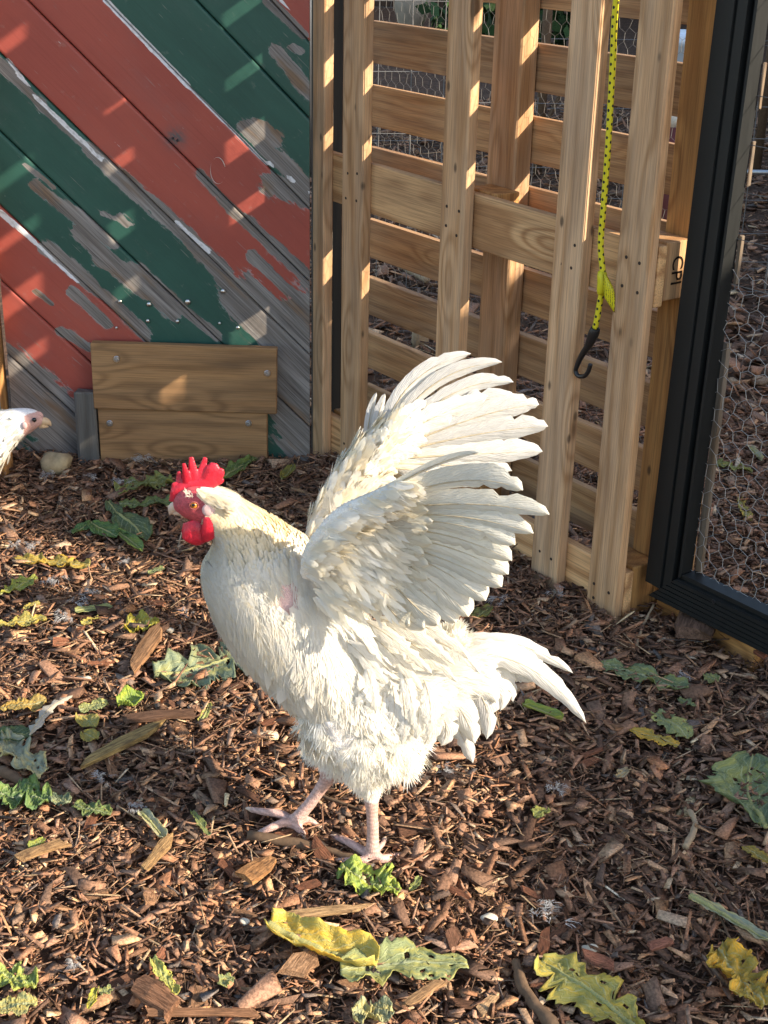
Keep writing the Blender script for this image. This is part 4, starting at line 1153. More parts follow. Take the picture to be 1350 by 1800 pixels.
WHITE_F = np.array((0.85, 0.845, 0.825)); CREAM = np.array((0.86, 0.74, 0.50)); WARM = np.array((0.84, 0.80, 0.70))
def mixcol(a, b, f): return a[None] * (1 - f[:, None]) + b[None] * f[:, None]

# ------------------------------------------------------------------ the rooster
def rooster():
    YR = 1.635; PXM = 0.00074
    R = lambda px, py, dy=0.0: AY(px, py, YR + dy)
    root = empty('rooster', (0.0, YR, 0), 'white rooster with a red comb raising both wings on the mulch', 'rooster')
    rows = [(305, 893, 4, 0.004), (318, 888, 26, 0.014), (338, 884, 38, 0.021), (362, 886, 40, 0.024), (386, 900, 44, 0.028), (412, 922, 56, 0.038), (430, 948, 82, 0.050),
            (447, 985, 112, 0.062), (482, 1048, 126, 0.072), (540, 1122, 120, 0.078), (600, 1185, 110, 0.078), (655, 1212, 92, 0.070), (715, 1205, 70, 0.052), (780, 1180, 46, 0.032), (830, 1170, 22, 0.018), (850, 1168, 8, 0.006)]
    lo = Loft(rows, R, YR, PXM)
    # ---- legs: thigh, hock, shank and toes
    nl, fl = -0.034, 0.036
    def chain(pts, rad, n=16, seg=10, flat=None):
        P = catmull([np.asarray(p) for p in pts], n); r = np.interp(np.linspace(0, 1, n), np.linspace(0, 1, len(rad)), rad)
        return tube_geo(P, r, seg, flat)
    parts = [lo.geo(0.006)]
    foot_n = G(655, 1506, 0.016); foot_f = G(519, 1449, 0.018)
    hock_n = R(655, 1398, nl - 0.0); hock_f = R(578, 1366, fl)
    parts.append(chain([R(600, 1230, nl * 0.9), R(628, 1330, nl), hock_n], [0.055, 0.040, 0.0125]))
    parts.append(chain([R(600, 1230, fl * 0.9), R(600, 1310, fl), hock_f], [0.055, 0.042, 0.014]))
    parts.append(chain([R(652, 1385, nl), (hock_n * 0.5 + foot_n * 0.5), foot_n + np.array([0, 0, 0.006])], [0.0125, 0.0085, 0.0088, 0.0105]))
    parts.append(chain([R(584, 1356, fl), (hock_f * 0.5 + foot_f * 0.5), foot_f + np.array([0, 0, 0.006])], [0.0125, 0.0088, 0.009, 0.0105]))
    toes = []
    def toe(base, *pts, r=(0.0082, 0.0068, 0.006, 0.0045)):
        P = [base] + [G(px, py, z) for px, py, z in pts]; parts.append(chain(P, list(r), 14, 8)); toes.append((P[-2], P[-1]))
    toe(foot_n, (632, 1492, 0.020), (608, 1478, 0.020), (588, 1471, 0.012))
    toe(foot_n, (640, 1512, 0.018), (618, 1513, 0.014), (596, 1512, 0.006))
    toe(foot_n, (672, 1510, 0.018), (690, 1506, 0.012), (702, 1503, 0.007))
    toe(foot_n, (664, 1492, 0.022), (672, 1484, 0.018), (676, 1476, 0.012), r=(0.006, 0.005, 0.0045, 0.0035))
    toe(foot_f, (496, 1432, 0.026), (465, 1427, 0.026), (440, 1423, 0.020))
    toe(foot_f, (500, 1446, 0.024), (476, 1455, 0.022), (452, 1466, 0.010))
    toe(foot_f, (521, 1452, 0.020), (530, 1462, 0.014), (534, 1470, 0.008))
    toe(foot_f, (540, 1440, 0.022), (552, 1446, 0.016), (560, 1452, 0.010), r=(0.006, 0.005, 0.0045, 0.0035))
    body = fuse('body', parts, 0.0030, 3)
    V = np.array([v.co[:] for v in body.vertices]); px, py = proj(V)
    col = np.tile(WHITE_F * 0.95, (len(V), 1))
    n2 = np.sin(V[:, 0] * 160) * np.sin(V[:, 2] * 190) * 0.5
    face = (px < 381 + 7 * n2) & (py > np.where(px < 352, 835, 872)) & (py < 960) & (V[:, 2] > 0.40)
    wr = 0.5 + 0.5 * np.sin(V[:, 0] * 700 + 6 * np.sin(V[:, 2] * 300)) * np.sin(V[:, 2] * 620 + 4 * np.sin(V[:, 0] * 350))
    col[face] = (np.array((0.40, 0.055, 0.070))[None] * (0.7 + 0.6 * wr[:, None]) + np.array((0.05, 0.02, 0.02)))[face]
    pit = np.exp(-(((px - 505) / 48) ** 2 + ((py - 1045) / 50) ** 2)) > 0.35
    col[pit & (V[:, 1] < YR)] = (0.74, 0.50, 0.46)
    leg = (V[:, 2] < 0.105) & (py > 1362)
    col[leg] = np.array((0.60, 0.40, 0.345))[None] * (1 + 0.10 * n2[leg][:, None])
    bands = 0.86 + 0.16 * np.clip(np.sin(V[:, 2] * 950 + V[:, 0] * 220) * 2.5, -1, 1)
    col[leg] *= bands[leg][:, None]
    sc = (py > 1355) & (px < 600) & (V[:, 2] < 0.16); col[sc & ~leg] = (0.62, 0.44, 0.40)
    a = body.attributes.new('Col', 'FLOAT_COLOR', 'POINT'); a.data.foreach_set('color', np.column_stack([col, np.ones(len(col))]).astype(np.float32).ravel())
    link('body', body, M['skin'], root)
    for p, q in toes:
        d = nrm(q - p); link('claw', tube_mesh('claw', catmull([q - d * 0.003, q + d * 0.006 + ZA * 0.001, q + d * 0.014 - ZA * 0.004], 7), np.linspace(0.0040, 0.0006, 7), 7), M['beak'], root)
    # ---- body plumage
    rg = np.random.default_rng(3)
    bl = []
    def scatter(n, u0, u1, L0, L1, W0, W1, lift, cr, barbs=7, spread=0.45, droop=0.25, rev=0.0, thsel=None, swirl=0.25, grow=0.0, vane=True, skip=True):
        u = rg.uniform(u0, u1, n); th = rg.uniform(0, 2 * np.pi, n)
        if thsel is not None: th = rg.uniform(thsel[0], thsel[1], n)
        P, Nn, T = lo.at(u, th, grow)
        x, y = proj(P)
        if skip:
            ok = ~((np.exp(-(((x - 494 - 12 * np.sin(y * 0.09)) / 40) ** 2 + ((y - 1026) / 50) ** 2)) > rg.uniform(0.30, 0.72, len(x))) & (P[:, 1] < YR) & (y > 985))
            P, Nn, T, u, th, x, y = P[ok], Nn[ok], T[ok], u[ok], th[ok], x[ok], y[ok]
        k = len(P)
        D = T + rg.normal(0, swirl, (k, 3)) ; D[:, 2] -= rev
        D = D - Nn * np.sum(D * Nn, 1)[:, None]
        f = np.clip(cr(x, y) + rg.normal(0, 0.15, k), 0, 1)
        c = mixcol(WHITE_F, CREAM, f) * rg.uniform(0.93, 1.04, (k, 1))
        bl.append(plume_block(P, D, Nn, rg.uniform(L0, L1, k), rg.uniform(W0, W1, k), np.abs(rg.normal(lift, 0.016, k)), c, barbs, spread, rg, droop, vane))
    hackle = lambda x, y: np.clip(1.15 - np.hypot((x - 455) / 105, (y - 905) / 55) * 0.6, 0.03, 0.9)
    flank = lambda x, y: 0.04 + 0.4 * np.exp(-(((x - 440) / 40) ** 2 + ((y - 1150) / 60) ** 2)) + 0.18 * np.exp(-(((x - 560) / 60) ** 2 + ((y - 1180) / 40) ** 2))
    scatter(2800, 0.42, 0.92, 0.030, 0.050, 0.012, 0.020, 0.02, flank, barbs=9, spread=0.28, swirl=0.16, rev=0.35, droop=0.04)
    scatter(800, 0.55, 0.84, 0.034, 0.058, 0.012, 0.018, 0.05, flank, barbs=12, spread=0.4, swirl=0.3, rev=0.5, droop=0.06, thsel=(0.9, 2.4))
    scatter(2300, 0.235, 0.47, 0.036, 0.060, 0.006, 0.010, 0.02, hackle, barbs=6, spread=0.16, swirl=0.10, rev=0.20, droop=0.0, grow=0.001)
    scatter(1600, 0.25, 0.62, 0.040, 0.070, 0.010, 0.016, 0.008, hackle, barbs=12, spread=0.14, swirl=0.07, rev=0.25, droop=0.0, grow=0.0012, vane=False)
    scatter(2200, 0.45, 0.90, 0.036, 0.060, 0.012, 0.020, 0.006, flank, barbs=12, spread=0.24, swirl=0.14, rev=0.4, droop=0.01, grow=0.0012, vane=False)
    scatter(1500, 0.205, 0.30, 0.018, 0.032, 0.004, 0.007, 0.03, hackle, barbs=5, spread=0.2, swirl=0.10, rev=0.1, droop=0.0, grow=0.001)
    scatter(1400, 0.27, 0.50, 0.030, 0.050, 0.009, 0.014, 0.03, lambda x, y: 0.05 + 0.0 * x, barbs=8, spread=0.2, swirl=0.10, rev=0.25, droop=0.0, grow=0.001, thsel=(2.0, 4.2))
    # front of the chest: long overlapping feathers
    scatter(900, 0.44, 0.64, 0.040, 0.062, 0.008, 0.013, 0.05, lambda x, y: 0.15 + 0.0 * x, barbs=6, spread=0.22, swirl=0.15, rev=0.55, droop=0.1, thsel=(1.7, 3.4))
    v, f, c, nn = join_blocks(bl); o = link('body_feathers', mesh_np('body_feathers', v, f, True, col=c, nor=nn), M['plume'], root); o['kind'] = 'stuff'
    # ---- downy belly, thighs and vent
    bl = []
    def fluff(cpx, cpy, dy, rx, ry, rz, n, L0, L1, down, crm=0.12):
        c = R(cpx, cpy, dy); d = rg.normal(0, 1, (n, 3)); d /= np.linalg.norm(d, axis=1)[:, None]
        P = c + d * np.array([rx, ry, rz]) * rg.uniform(0.8, 1.0, (n, 1))
        D = d * 0.35 + np.array([0.35, 0, -down]) + rg.normal(0, 0.28, (n, 3))
        cc = mixcol(WHITE_F, CREAM, np.clip(rg.normal(crm, 0.12, n), 0, 1))
        bl.append(plume_block(P, D, d, rg.uniform(L0, L1, n), rg.uniform(0.012, 0.022, n), np.abs(rg.normal(0.05, 0.05, n)), cc, 20, 0.6, rg, 0.1, False))
    fluff(640, 1300, -0.044, 0.048, 0.030, 0.050, 750, 0.018, 0.034, 0.8)
    fluff(680, 1290, -0.02, 0.040, 0.045, 0.046, 600, 0.020, 0.036, 0.8)
    fluff(580, 1275, 0.0, 0.036, 0.055, 0.040, 520, 0.016, 0.028, 0.9)
    fluff(572, 1262, -0.045, 0.034, 0.022, 0.042, 420, 0.018, 0.032, 1.0)
    fluff(646, 1356, nl, 0.019, 0.019, 0.026, 420, 0.012, 0.020, 1.5)
    fluff(592, 1325, fl, 0.020, 0.022, 0.026, 380, 0.012, 0.020, 1.4)
    fluff(795, 1130, 0.0, 0.014, 0.02, 0.010, 120, 0.014, 0.026, -1.1)
    v, f, c, nn = join_blocks(bl); o = link('down', mesh_np('down', v, f, True, col=c, nor=nn), M['plume'], root); o['kind'] = 'stuff'
    # ---- saddle and flank feathers that hang, each a part
    W = 0.00074
    def fe(par, name, pts, w, dy, c=WHITE_F, face=(0, -1, 0.15), asym=0.5, tr=0.6, cam=0.10, sd=0, sh=0.0011, fray=0.05):
        d = dy if isinstance(dy, (tuple, list)) else (dy, dy, dy)
        return flight_feather(name, par, R(*pts[0], d[0]), R(*pts[1], d[1]), R(*pts[2], d[2]), w * W, np.array(face, float), np.clip(c, 0, .9), tr, cam, asym, sh, sd, fray)
    sad = [((640, 1090), (700, 1130), (760, 1185)), ((660, 1085), (730, 1115), (800, 1170)), ((690, 1085), (765, 1110), (825, 1160)), ((655, 1120), (700, 1160), (745, 1220)), ((690, 1110), (750, 1150), (805, 1200)), ((600, 1120), (650, 1165), (690, 1215)),
           ((620, 1150), (665, 1200), (700, 1255)), ((735, 1120), (795, 1140), (845, 1185))]
    for i, p in enumerate(sad): fe(root, 'saddle_feather', p, 28, (-0.070 + 0.004 * i, -0.085 + 0.003 * i, -0.078 + 0.003 * i), mixcol(WHITE_F, CREAM, np.array([0.25 if i < 5 else 0.1]))[0], sd=i, tr=0.40, fray=0.16, cam=0.05, sh=0.0006)
    hang = [((672, 1205), (668, 1250), (640, 1290), 22), ((690, 1205), (692, 1255), (676, 1300), 24), ((705, 1205), (712, 1262), (706, 1310), 26), ((725, 1200), (735, 1255), (732, 1300), 26), ((650, 1200), (640, 1225), (610, 1240), 18), ((662, 1205), (655, 1235), (628, 1262), 18),
            ((745, 1195), (757, 1245), (752, 1300), 30), ((700, 1170), (722, 1225), (722, 1275), 26), ((640, 1165), (655, 1210), (660, 1255), 20)]
    for i, (a1, b1, c1, w) in enumerate(hang): fe(root, 'flank_feather', (a1, b1, c1), w, (-0.062, -0.078 - 0.001 * i, -0.076 - 0.001 * i), WHITE_F, sd=40 + i, tr=0.45, fray=0.2, cam=0.05, sh=0.0006)
    # ---- tail
    tail = [((777, 1136), (897, 1126), (1008, 1184), 30, 0.030, (0.10, -1, 0.3)), ((800, 1152), (934, 1174), (1031, 1272), 42, -0.012, (0.1, -1, 0.25)), ((780, 1145), (880, 1138), (958, 1172), 40, 0.018, (0, -1, 0.3)),
            ((785, 1165), (880, 1160), (940, 1200), 52, 0.004, (0, -1, 0.2)), ((785, 1180), (862, 1185), (908, 1236), 48, -0.004, (0, -1, 0.2)), ((780, 1180), (862, 1200), (884, 1262), 40, -0.022, (0, -1, 0.2)),
            ((775, 1195), (842, 1225), (852, 1306), 44, -0.028, (0, -1, 0.2)), ((765, 1205), (812, 1245), (824, 1300), 44, -0.036, (0, -1, 0.2)), ((760, 1215), (800, 1262), (826, 1335), 36, -0.024, (0, -1, 0.2)),
            ((750, 1215), (782, 1265), (778, 1318), 40, -0.042, (0, -1, 0.2)), ((735, 1215), (757, 1268), (742, 1322), 36, -0.048, (0, -1, 0.2)), ((770, 1190), (830, 1210), (868, 1232), 40, -0.03, (0, -1, 0.2)), ((790, 1150), (870, 1145), (925, 1165), 44, 0.024, (0, -1, 0.3))]
    for i, (a1, b1, c1, w, dy, fc) in enumerate(tail):
        jt = rg.normal(0, 5, 4); fe(root, 'tail_feather', (a1, (b1[0] + jt[0], b1[1] + jt[1]), (c1[0] + jt[2] * (i > 3), c1[1] + jt[3] * (i > 3))), w * (1.15 if i > 2 else 1.0), dy, WHITE_F * 0.92, face=fc, sd=80 + i, tr=0.62 if i != 1 else 0.5, cam=0.16, asym=0.5)
    # ---- wings
    def wing(label, arm, armr, armflat, feathers, coverts, cov_rows, face, crm):
        P = catmull([R(x, y, d) for x, y, d in arm], 18)
        V, Fc = tube_geo(P, np.interp(np.linspace(0, 1, 18), np.linspace(0, 1, len(armr)), armr), 12)
        me = fuse('wing', [(V, Fc)], 0.003, 2)
        Vv = np.array([v.co[:] for v in me.vertices]); a = me.attributes.new('Col', 'FLOAT_COLOR', 'POINT')
        nz = np.sin(Vv[:, 0] * 120 + 3) * np.sin(Vv[:, 2] * 140)
        cc = np.tile((WARM * 0.97)[None], (len(Vv), 1))
        a.data.foreach_set('color', np.column_stack([cc, np.ones(len(cc))]).astype(np.float32).ravel())
        w = link('wing', me, M['skin'], root); w['label'] = label
        for i, (p, wd, dy, c) in enumerate(feathers):
            fe(w, 'flight_feather', p, wd, dy, c * (1.0 - 0.07 * (i % 2) - 0.03 * ((i * 7) % 3)), face=face, asym=0.66 if crm < 0 else 0.58, sd=200 + i + int(100 * abs(crm)), tr=0.70, cam=0.13, sh=0.0015, fray=0.03)
        for i, (p, wd, dy, c) in enumerate(coverts):
            fe(w, 'covert_feather', p, wd, dy, c, face=face, asym=0.5, sd=300 + i, tr=0.42, cam=0.10, fray=0.08, sh=0.0007)
        # soft small feathers over the arm
        n = cov_rows; t = rg.uniform(0, 1, n); i = np.clip((t * 17).astype(int), 0, 16); f = (t * 17 - i)[:, None]
        Q = P[i] * (1 - f) + P[i + 1] * f; ang = rg.uniform(0, 2 * np.pi, n)
        rr = np.interp(t, np.linspace(0, 1, len(armr)), armr)
        Tt = P[i + 1] - P[i]; Tt /= np.linalg.norm(Tt, axis=1)[:, None]
        S1 = np.cross(Tt, np.array([0, -1.0, 0])); S1 /= np.linalg.norm(S1, axis=1)[:, None]
        d = S1 * np.cos(ang)[:, None] + np.array([0, -1.0, 0])[None] * np.sin(ang)[:, None]
        Q = Q + d * rr[:, None] * 1.02
        D = Tt * 0.5 + np.array(armflat)[None] + rg.normal(0, 0.15, (n, 3))
        c = mixcol(WHITE_F, CREAM, np.clip(rg.normal(abs(crm), 0.2, n), 0, 1))
        v, fq, c, nn = plume_block(Q, D, d, rg.uniform(0.020, 0.042, n), rg.uniform(0.008, 0.014, n), np.abs(rg.normal(0.03, 0.03, n)), c, 10, 0.25, rg, 0.0)
        o = link('wing_plumage', mesh_np('wing_plumage', v, fq, True, col=c, nor=nn), M['plume'], w); o['kind'] = 'stuff'
        return w
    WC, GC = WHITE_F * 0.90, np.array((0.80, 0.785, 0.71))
    fd = lambda k: (0.080 + 0.0035 * k, 0.092 + 0.0035 * k, 0.100 + 0.0035 * k)
    far = [(((672, 775), (724, 674), (828, 622)), 30, fd(8), WC), (((684, 768), (768, 672), (883, 637)), 28, fd(7), WC), (((694, 772), (800, 690), (903, 672)), 30, fd(6), WC),
           (((700, 780), (800, 718), (908, 699)), 38, fd(4), WC), (((700, 786), (850, 730), (948, 712)), 42, fd(3), WC), (((700, 795), (848, 762), (964, 750)), 46, fd(2), WC), (((696, 806), (838, 798), (954, 794)), 46, fd(1), WC), (((690, 815), (790, 818), (900, 828)), 48, fd(0), WC),
           (((684, 822), (770, 832), (850, 850)), 48, fd(-1), WC), (((645, 800), (648, 745), (662, 690)), 14, fd(6), WC), (((650, 798), (662, 742), (677, 692)), 16, fd(5), WC), (((655, 798), (668, 760), (672, 724)), 18, fd(4), WC)]
    cov = []
    for (x0, y0), (x1, y1), wd, k in [((690, 765), (750, 706), 34, 3), ((700, 768), (858, 697), 46, 5), ((690, 775), (752, 735), 30, 1), ((695, 782), (756, 757), 30, 0), ((690, 790), (752, 776), 32, -1), ((680, 800), (742, 798), 32, -2), ((668, 800), (712, 768), 30, -3), ((662, 812), (708, 792), 30, -4), ((655, 825), (704, 812), 30, -5), ((645, 838), (700, 832), 34, -6), ((635, 852), (700, 850), 34, -7), ((672, 782), (706, 744), 26, -2), ((640, 835), (690, 815), 28, -8), ((625, 865), (680, 862), 34, -8)]:
        cov.append((((x0, y0), ((x0 + x1) / 2 - 2, (y0 + y1) / 2 - 5), (x1, y1)), wd, fd(k - 4), mixcol(WHITE_F, CREAM, np.array([0.12 if k > -3 else 0.35]))[0]))
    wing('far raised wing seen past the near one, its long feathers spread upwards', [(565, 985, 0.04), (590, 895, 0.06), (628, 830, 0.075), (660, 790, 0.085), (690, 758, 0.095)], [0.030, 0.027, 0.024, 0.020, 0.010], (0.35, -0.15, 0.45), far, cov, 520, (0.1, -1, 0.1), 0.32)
    nd = lambda k: (-0.085 - 0.0006 * k, -0.120 - 0.0010 * k, -0.150 - 0.0012 * k)
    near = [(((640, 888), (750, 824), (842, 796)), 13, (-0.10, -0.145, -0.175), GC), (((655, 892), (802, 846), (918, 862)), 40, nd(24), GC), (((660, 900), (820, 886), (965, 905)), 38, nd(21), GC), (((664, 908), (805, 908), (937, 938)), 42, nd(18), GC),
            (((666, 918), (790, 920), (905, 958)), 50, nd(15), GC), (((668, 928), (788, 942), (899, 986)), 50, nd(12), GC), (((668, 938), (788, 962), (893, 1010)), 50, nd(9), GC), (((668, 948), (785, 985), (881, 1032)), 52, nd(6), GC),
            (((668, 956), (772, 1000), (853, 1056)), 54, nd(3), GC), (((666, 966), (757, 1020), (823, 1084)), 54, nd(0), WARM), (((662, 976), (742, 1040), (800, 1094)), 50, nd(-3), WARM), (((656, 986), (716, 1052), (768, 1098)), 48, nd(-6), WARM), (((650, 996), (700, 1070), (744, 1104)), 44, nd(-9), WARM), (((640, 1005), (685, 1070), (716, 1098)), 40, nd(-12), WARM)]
    cov = []
    rgc = np.random.default_rng(9)
    for row, (a0, a1, ln, wd, dz) in enumerate([(0.10, 1.0, 96, 36, -0.0012)]):
        for k in range(11):
            u = a0 + (a1 - a0) * k / 10
            bx = 648 + 10 * math.sin(u * 3) + row * -14; by = 890 + 112 * u
            ang = math.radians(-22 + 66 * u + rgc.normal(0, 3)); l = ln * rgc.uniform(0.85, 1.1)
            x1, y1 = bx + l * math.cos(ang), by + l * math.sin(ang)
            base = nd(24 - 33 * u)
            cov.append((((bx, by), ((bx + x1) / 2, (by + y1) / 2 - 3), (x1, y1)), wd, tuple(b + dz for b in (base[0], base[0] * .6 + base[1] * .4, base[1])), mixcol(np.array((0.79, 0.765, 0.69)), CREAM, np.array([rgc.uniform(0, 0.3)]))[0]))
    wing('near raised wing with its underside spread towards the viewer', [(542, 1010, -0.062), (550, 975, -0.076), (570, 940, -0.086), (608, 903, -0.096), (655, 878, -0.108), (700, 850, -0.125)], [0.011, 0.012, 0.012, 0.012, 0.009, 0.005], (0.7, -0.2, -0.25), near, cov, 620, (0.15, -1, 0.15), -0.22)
    # fluffy armpit
    bl = []
    n = 900; q = rg.uniform(0, 1, (n, 2)); P = np.array([R(550 + 120 * a1, 935 + 120 * b1 - 22 * a1 * (1 - b1), -0.072 - 0.020 * a1 - 0.006 * rg.random()) for a1, b1 in q])
    Nn = np.tile(np.array([0, -1.0, 0.1]), (n, 1)); D = np.array([0.9, -0.1, -0.25])[None] + rg.normal(0, 0.25, (n, 3))
    bl.append(plume_block(P, D, Nn, rg.uniform(0.028, 0.055, n), rg.uniform(0.005, 0.009, n), np.abs(rg.normal(0.02, 0.02, n)), mixcol(WHITE_F, CREAM, np.clip(rg.normal(0.2, 0.15, n), 0, 1)), 12, 0.3, rg, 0.05))
    v, f, c, nn = join_blocks(bl); o = link('underwing_down', mesh_np('underwing_down', v, f, True, col=c, nor=nn), M['plume'], root); o['kind'] = 'stuff'
    # ---- head
    def flatblob(pts, rad, n=12): return tube_geo(catmull([R(x, y, d) for x, y, d in pts], n), np.interp(np.linspace(0, 1, n), np.linspace(0, 1, len(rad)), rad), 10, (np.array([0, 1.0, 0]), 0.42))
    k = W
    comb = [flatblob([(306, 872, 0), (318, 867, 0), (335, 861, 0), (355, 853, 0), (376, 842, 0)], [14 * k, 19 * k, 19 * k, 17 * k, 14 * k]),
            flatblob([(312, 880, 0), (310, 865, 0), (306, 848, 0)], [15 * k, 11 * k, 4 * k]), flatblob([(318, 862, 0), (316, 842, 0.003), (314, 828, 0.004)], [10 * k, 7 * k, 3 * k]),
            flatblob([(330, 850, 0), (326, 830, -0.004), (323, 814, -0.005)], [10 * k, 6 * k, 3 * k]), flatblob([(342, 846, 0), (338, 820, 0), (336, 803, 0.001)], [11 * k, 7 * k, 4 * k]),
            flatblob([(352, 842, 0), (357, 820, 0.002), (361, 804, 0.003)], [10 * k, 6.5 * k, 4 * k]), flatblob([(366, 842, 0), (374, 824, 0), (376, 814, 0)], [15 * k, 13 * k, 6 * k]), flatblob([(370, 842, 0), (384, 832, 0), (388, 823, 0)], [15 * k, 11 * k, 6 * k]), flatblob([(372, 846, 0), (386, 844, 0), (389, 840, 0)], [12 * k, 8 * k, 5 * k])]
    link('comb', fuse('comb', comb, 0.0010, 2), M['comb'], root)
    wat = [flatblob([(336, 915, -0.012), (342, 930, -0.014), (345, 945, -0.014), (346, 956, -0.012)], [12 * k, 22 * k, 25 * k, 9 * k]), flatblob([(330, 920, -0.012), (329, 935, -0.013), (334, 950, -0.012)], [8 * k, 10 * k, 8 * k])]
    o = link('wattle', fuse('wattle', wat, 0.0010, 2), M['comb'], root)
    wat = [flatblob([(366, 908, -0.024), (368, 925, -0.025), (366, 940, -0.024), (360, 950, -0.022)], [9 * k, 13 * k, 13 * k, 6 * k])]
    link('wattle', fuse('wattle', wat, 0.0010, 2), M['comb'], root)
    V, Fc = ellipsoid_geo(R(367, 897, -0.0245), (0.0088, 0.0035, 0.0088)); link('earlobe', mesh_py('earlobe', V, Fc, True), M['earlobe'], root)
    e = R(341, 888, -0.0215)
    V, Fc = ellipsoid_geo(e, (0.0045, 0.0035, 0.0042), 18, 12); link('eye', mesh_py('eye', V, Fc, True), M['iris'], root)
    V, Fc = ellipsoid_geo(e + np.array([-0.0002, -0.0022, 0.0010]), (0.0024, 0.0018, 0.0024), 12, 8); pu = link('pupil', mesh_py('pupil', V, Fc, True), M['pupil'], root)
    V, Fc = tube_geo([e + np.array([0.0055 * math.cos(a), -0.0012, 0.0050 * math.sin(a)]) for a in np.linspace(0, 2 * math.pi, 20)], 0.0009, 6); link('eyelid', mesh_py('eyelid', V, Fc, True), M['eyelid'], root)
    link('beak', tube_mesh('beak', catmull([R(322, 889, 0), R(311, 890, 0), R(303, 894, 0), R(298, 905, 0)], 12), np.interp(np.linspace(0, 1, 12), [0, .4, .75, 1], [0.0095, 0.0080, 0.0052, 0.0008]), 12, (np.array([0, 1.0, 0]), 0.75)), M['beak'], root)
    link('lower_beak', tube_mesh('lower_beak', catmull([R(322, 899, 0), R(312, 901, 0), R(303, 902, 0)], 8), [0.006, 0.0056, 0.005, 0.0045, 0.0038, 0.003, 0.002, 0.0008], 10, (np.array([0, 1.0, 0]), 0.75)), M['beak'], root)
    # tuft above the eye and cheek feathers
    n = 16; P = np.array([R(326 + 16 * rg.random(), 866 + 10 * rg.random(), -0.018 - 0.004 * rg.random()) for _ in range(n)])
    D = np.array([-0.2, -0.3, 0.8])[None] + rg.normal(0, 0.4, (n, 3)); Nn = np.tile(np.array([0, -1.0, 0]), (n, 1))
    v, f, c, nn = plume_block(P, D, Nn, rg.uniform(0.006, 0.013, n), rg.uniform(0.001, 0.002, n), np.full(n, 0.1), np.tile(WARM, (n, 1)), 0, 0.2, rg)
    n = 320; q = rg.uniform(0, 1, (n, 2)); P = np.array([R(345 + 45 * a1, 858 + 14 * b1 + 18 * a1, -0.022 - 0.008 * a1) for a1, b1 in q])
    D = np.array([0.9, -0.05, -0.35])[None] + rg.normal(0, 0.12, (n, 3)); Nn = np.tile(np.array([0, -1.0, 0.4]), (n, 1))
    v2, f2, c2, nn2 = plume_block(P, D, Nn, rg.uniform(0.014, 0.024, n), rg.uniform(0.003, 0.005, n), np.full(n, 0.04), mixcol(WHITE_F, CREAM, rg.uniform(0.4, 0.8, n)), 4, 0.2, rg)
    v, f, c, nn = join_blocks([(v, f, c, nn), (v2, f2, c2, nn2)]); o = link('head_feathers', mesh_np('head_feathers', v, f, True, col=c, nor=nn), M['plume'], root); o['kind'] = 'stuff'
rooster()

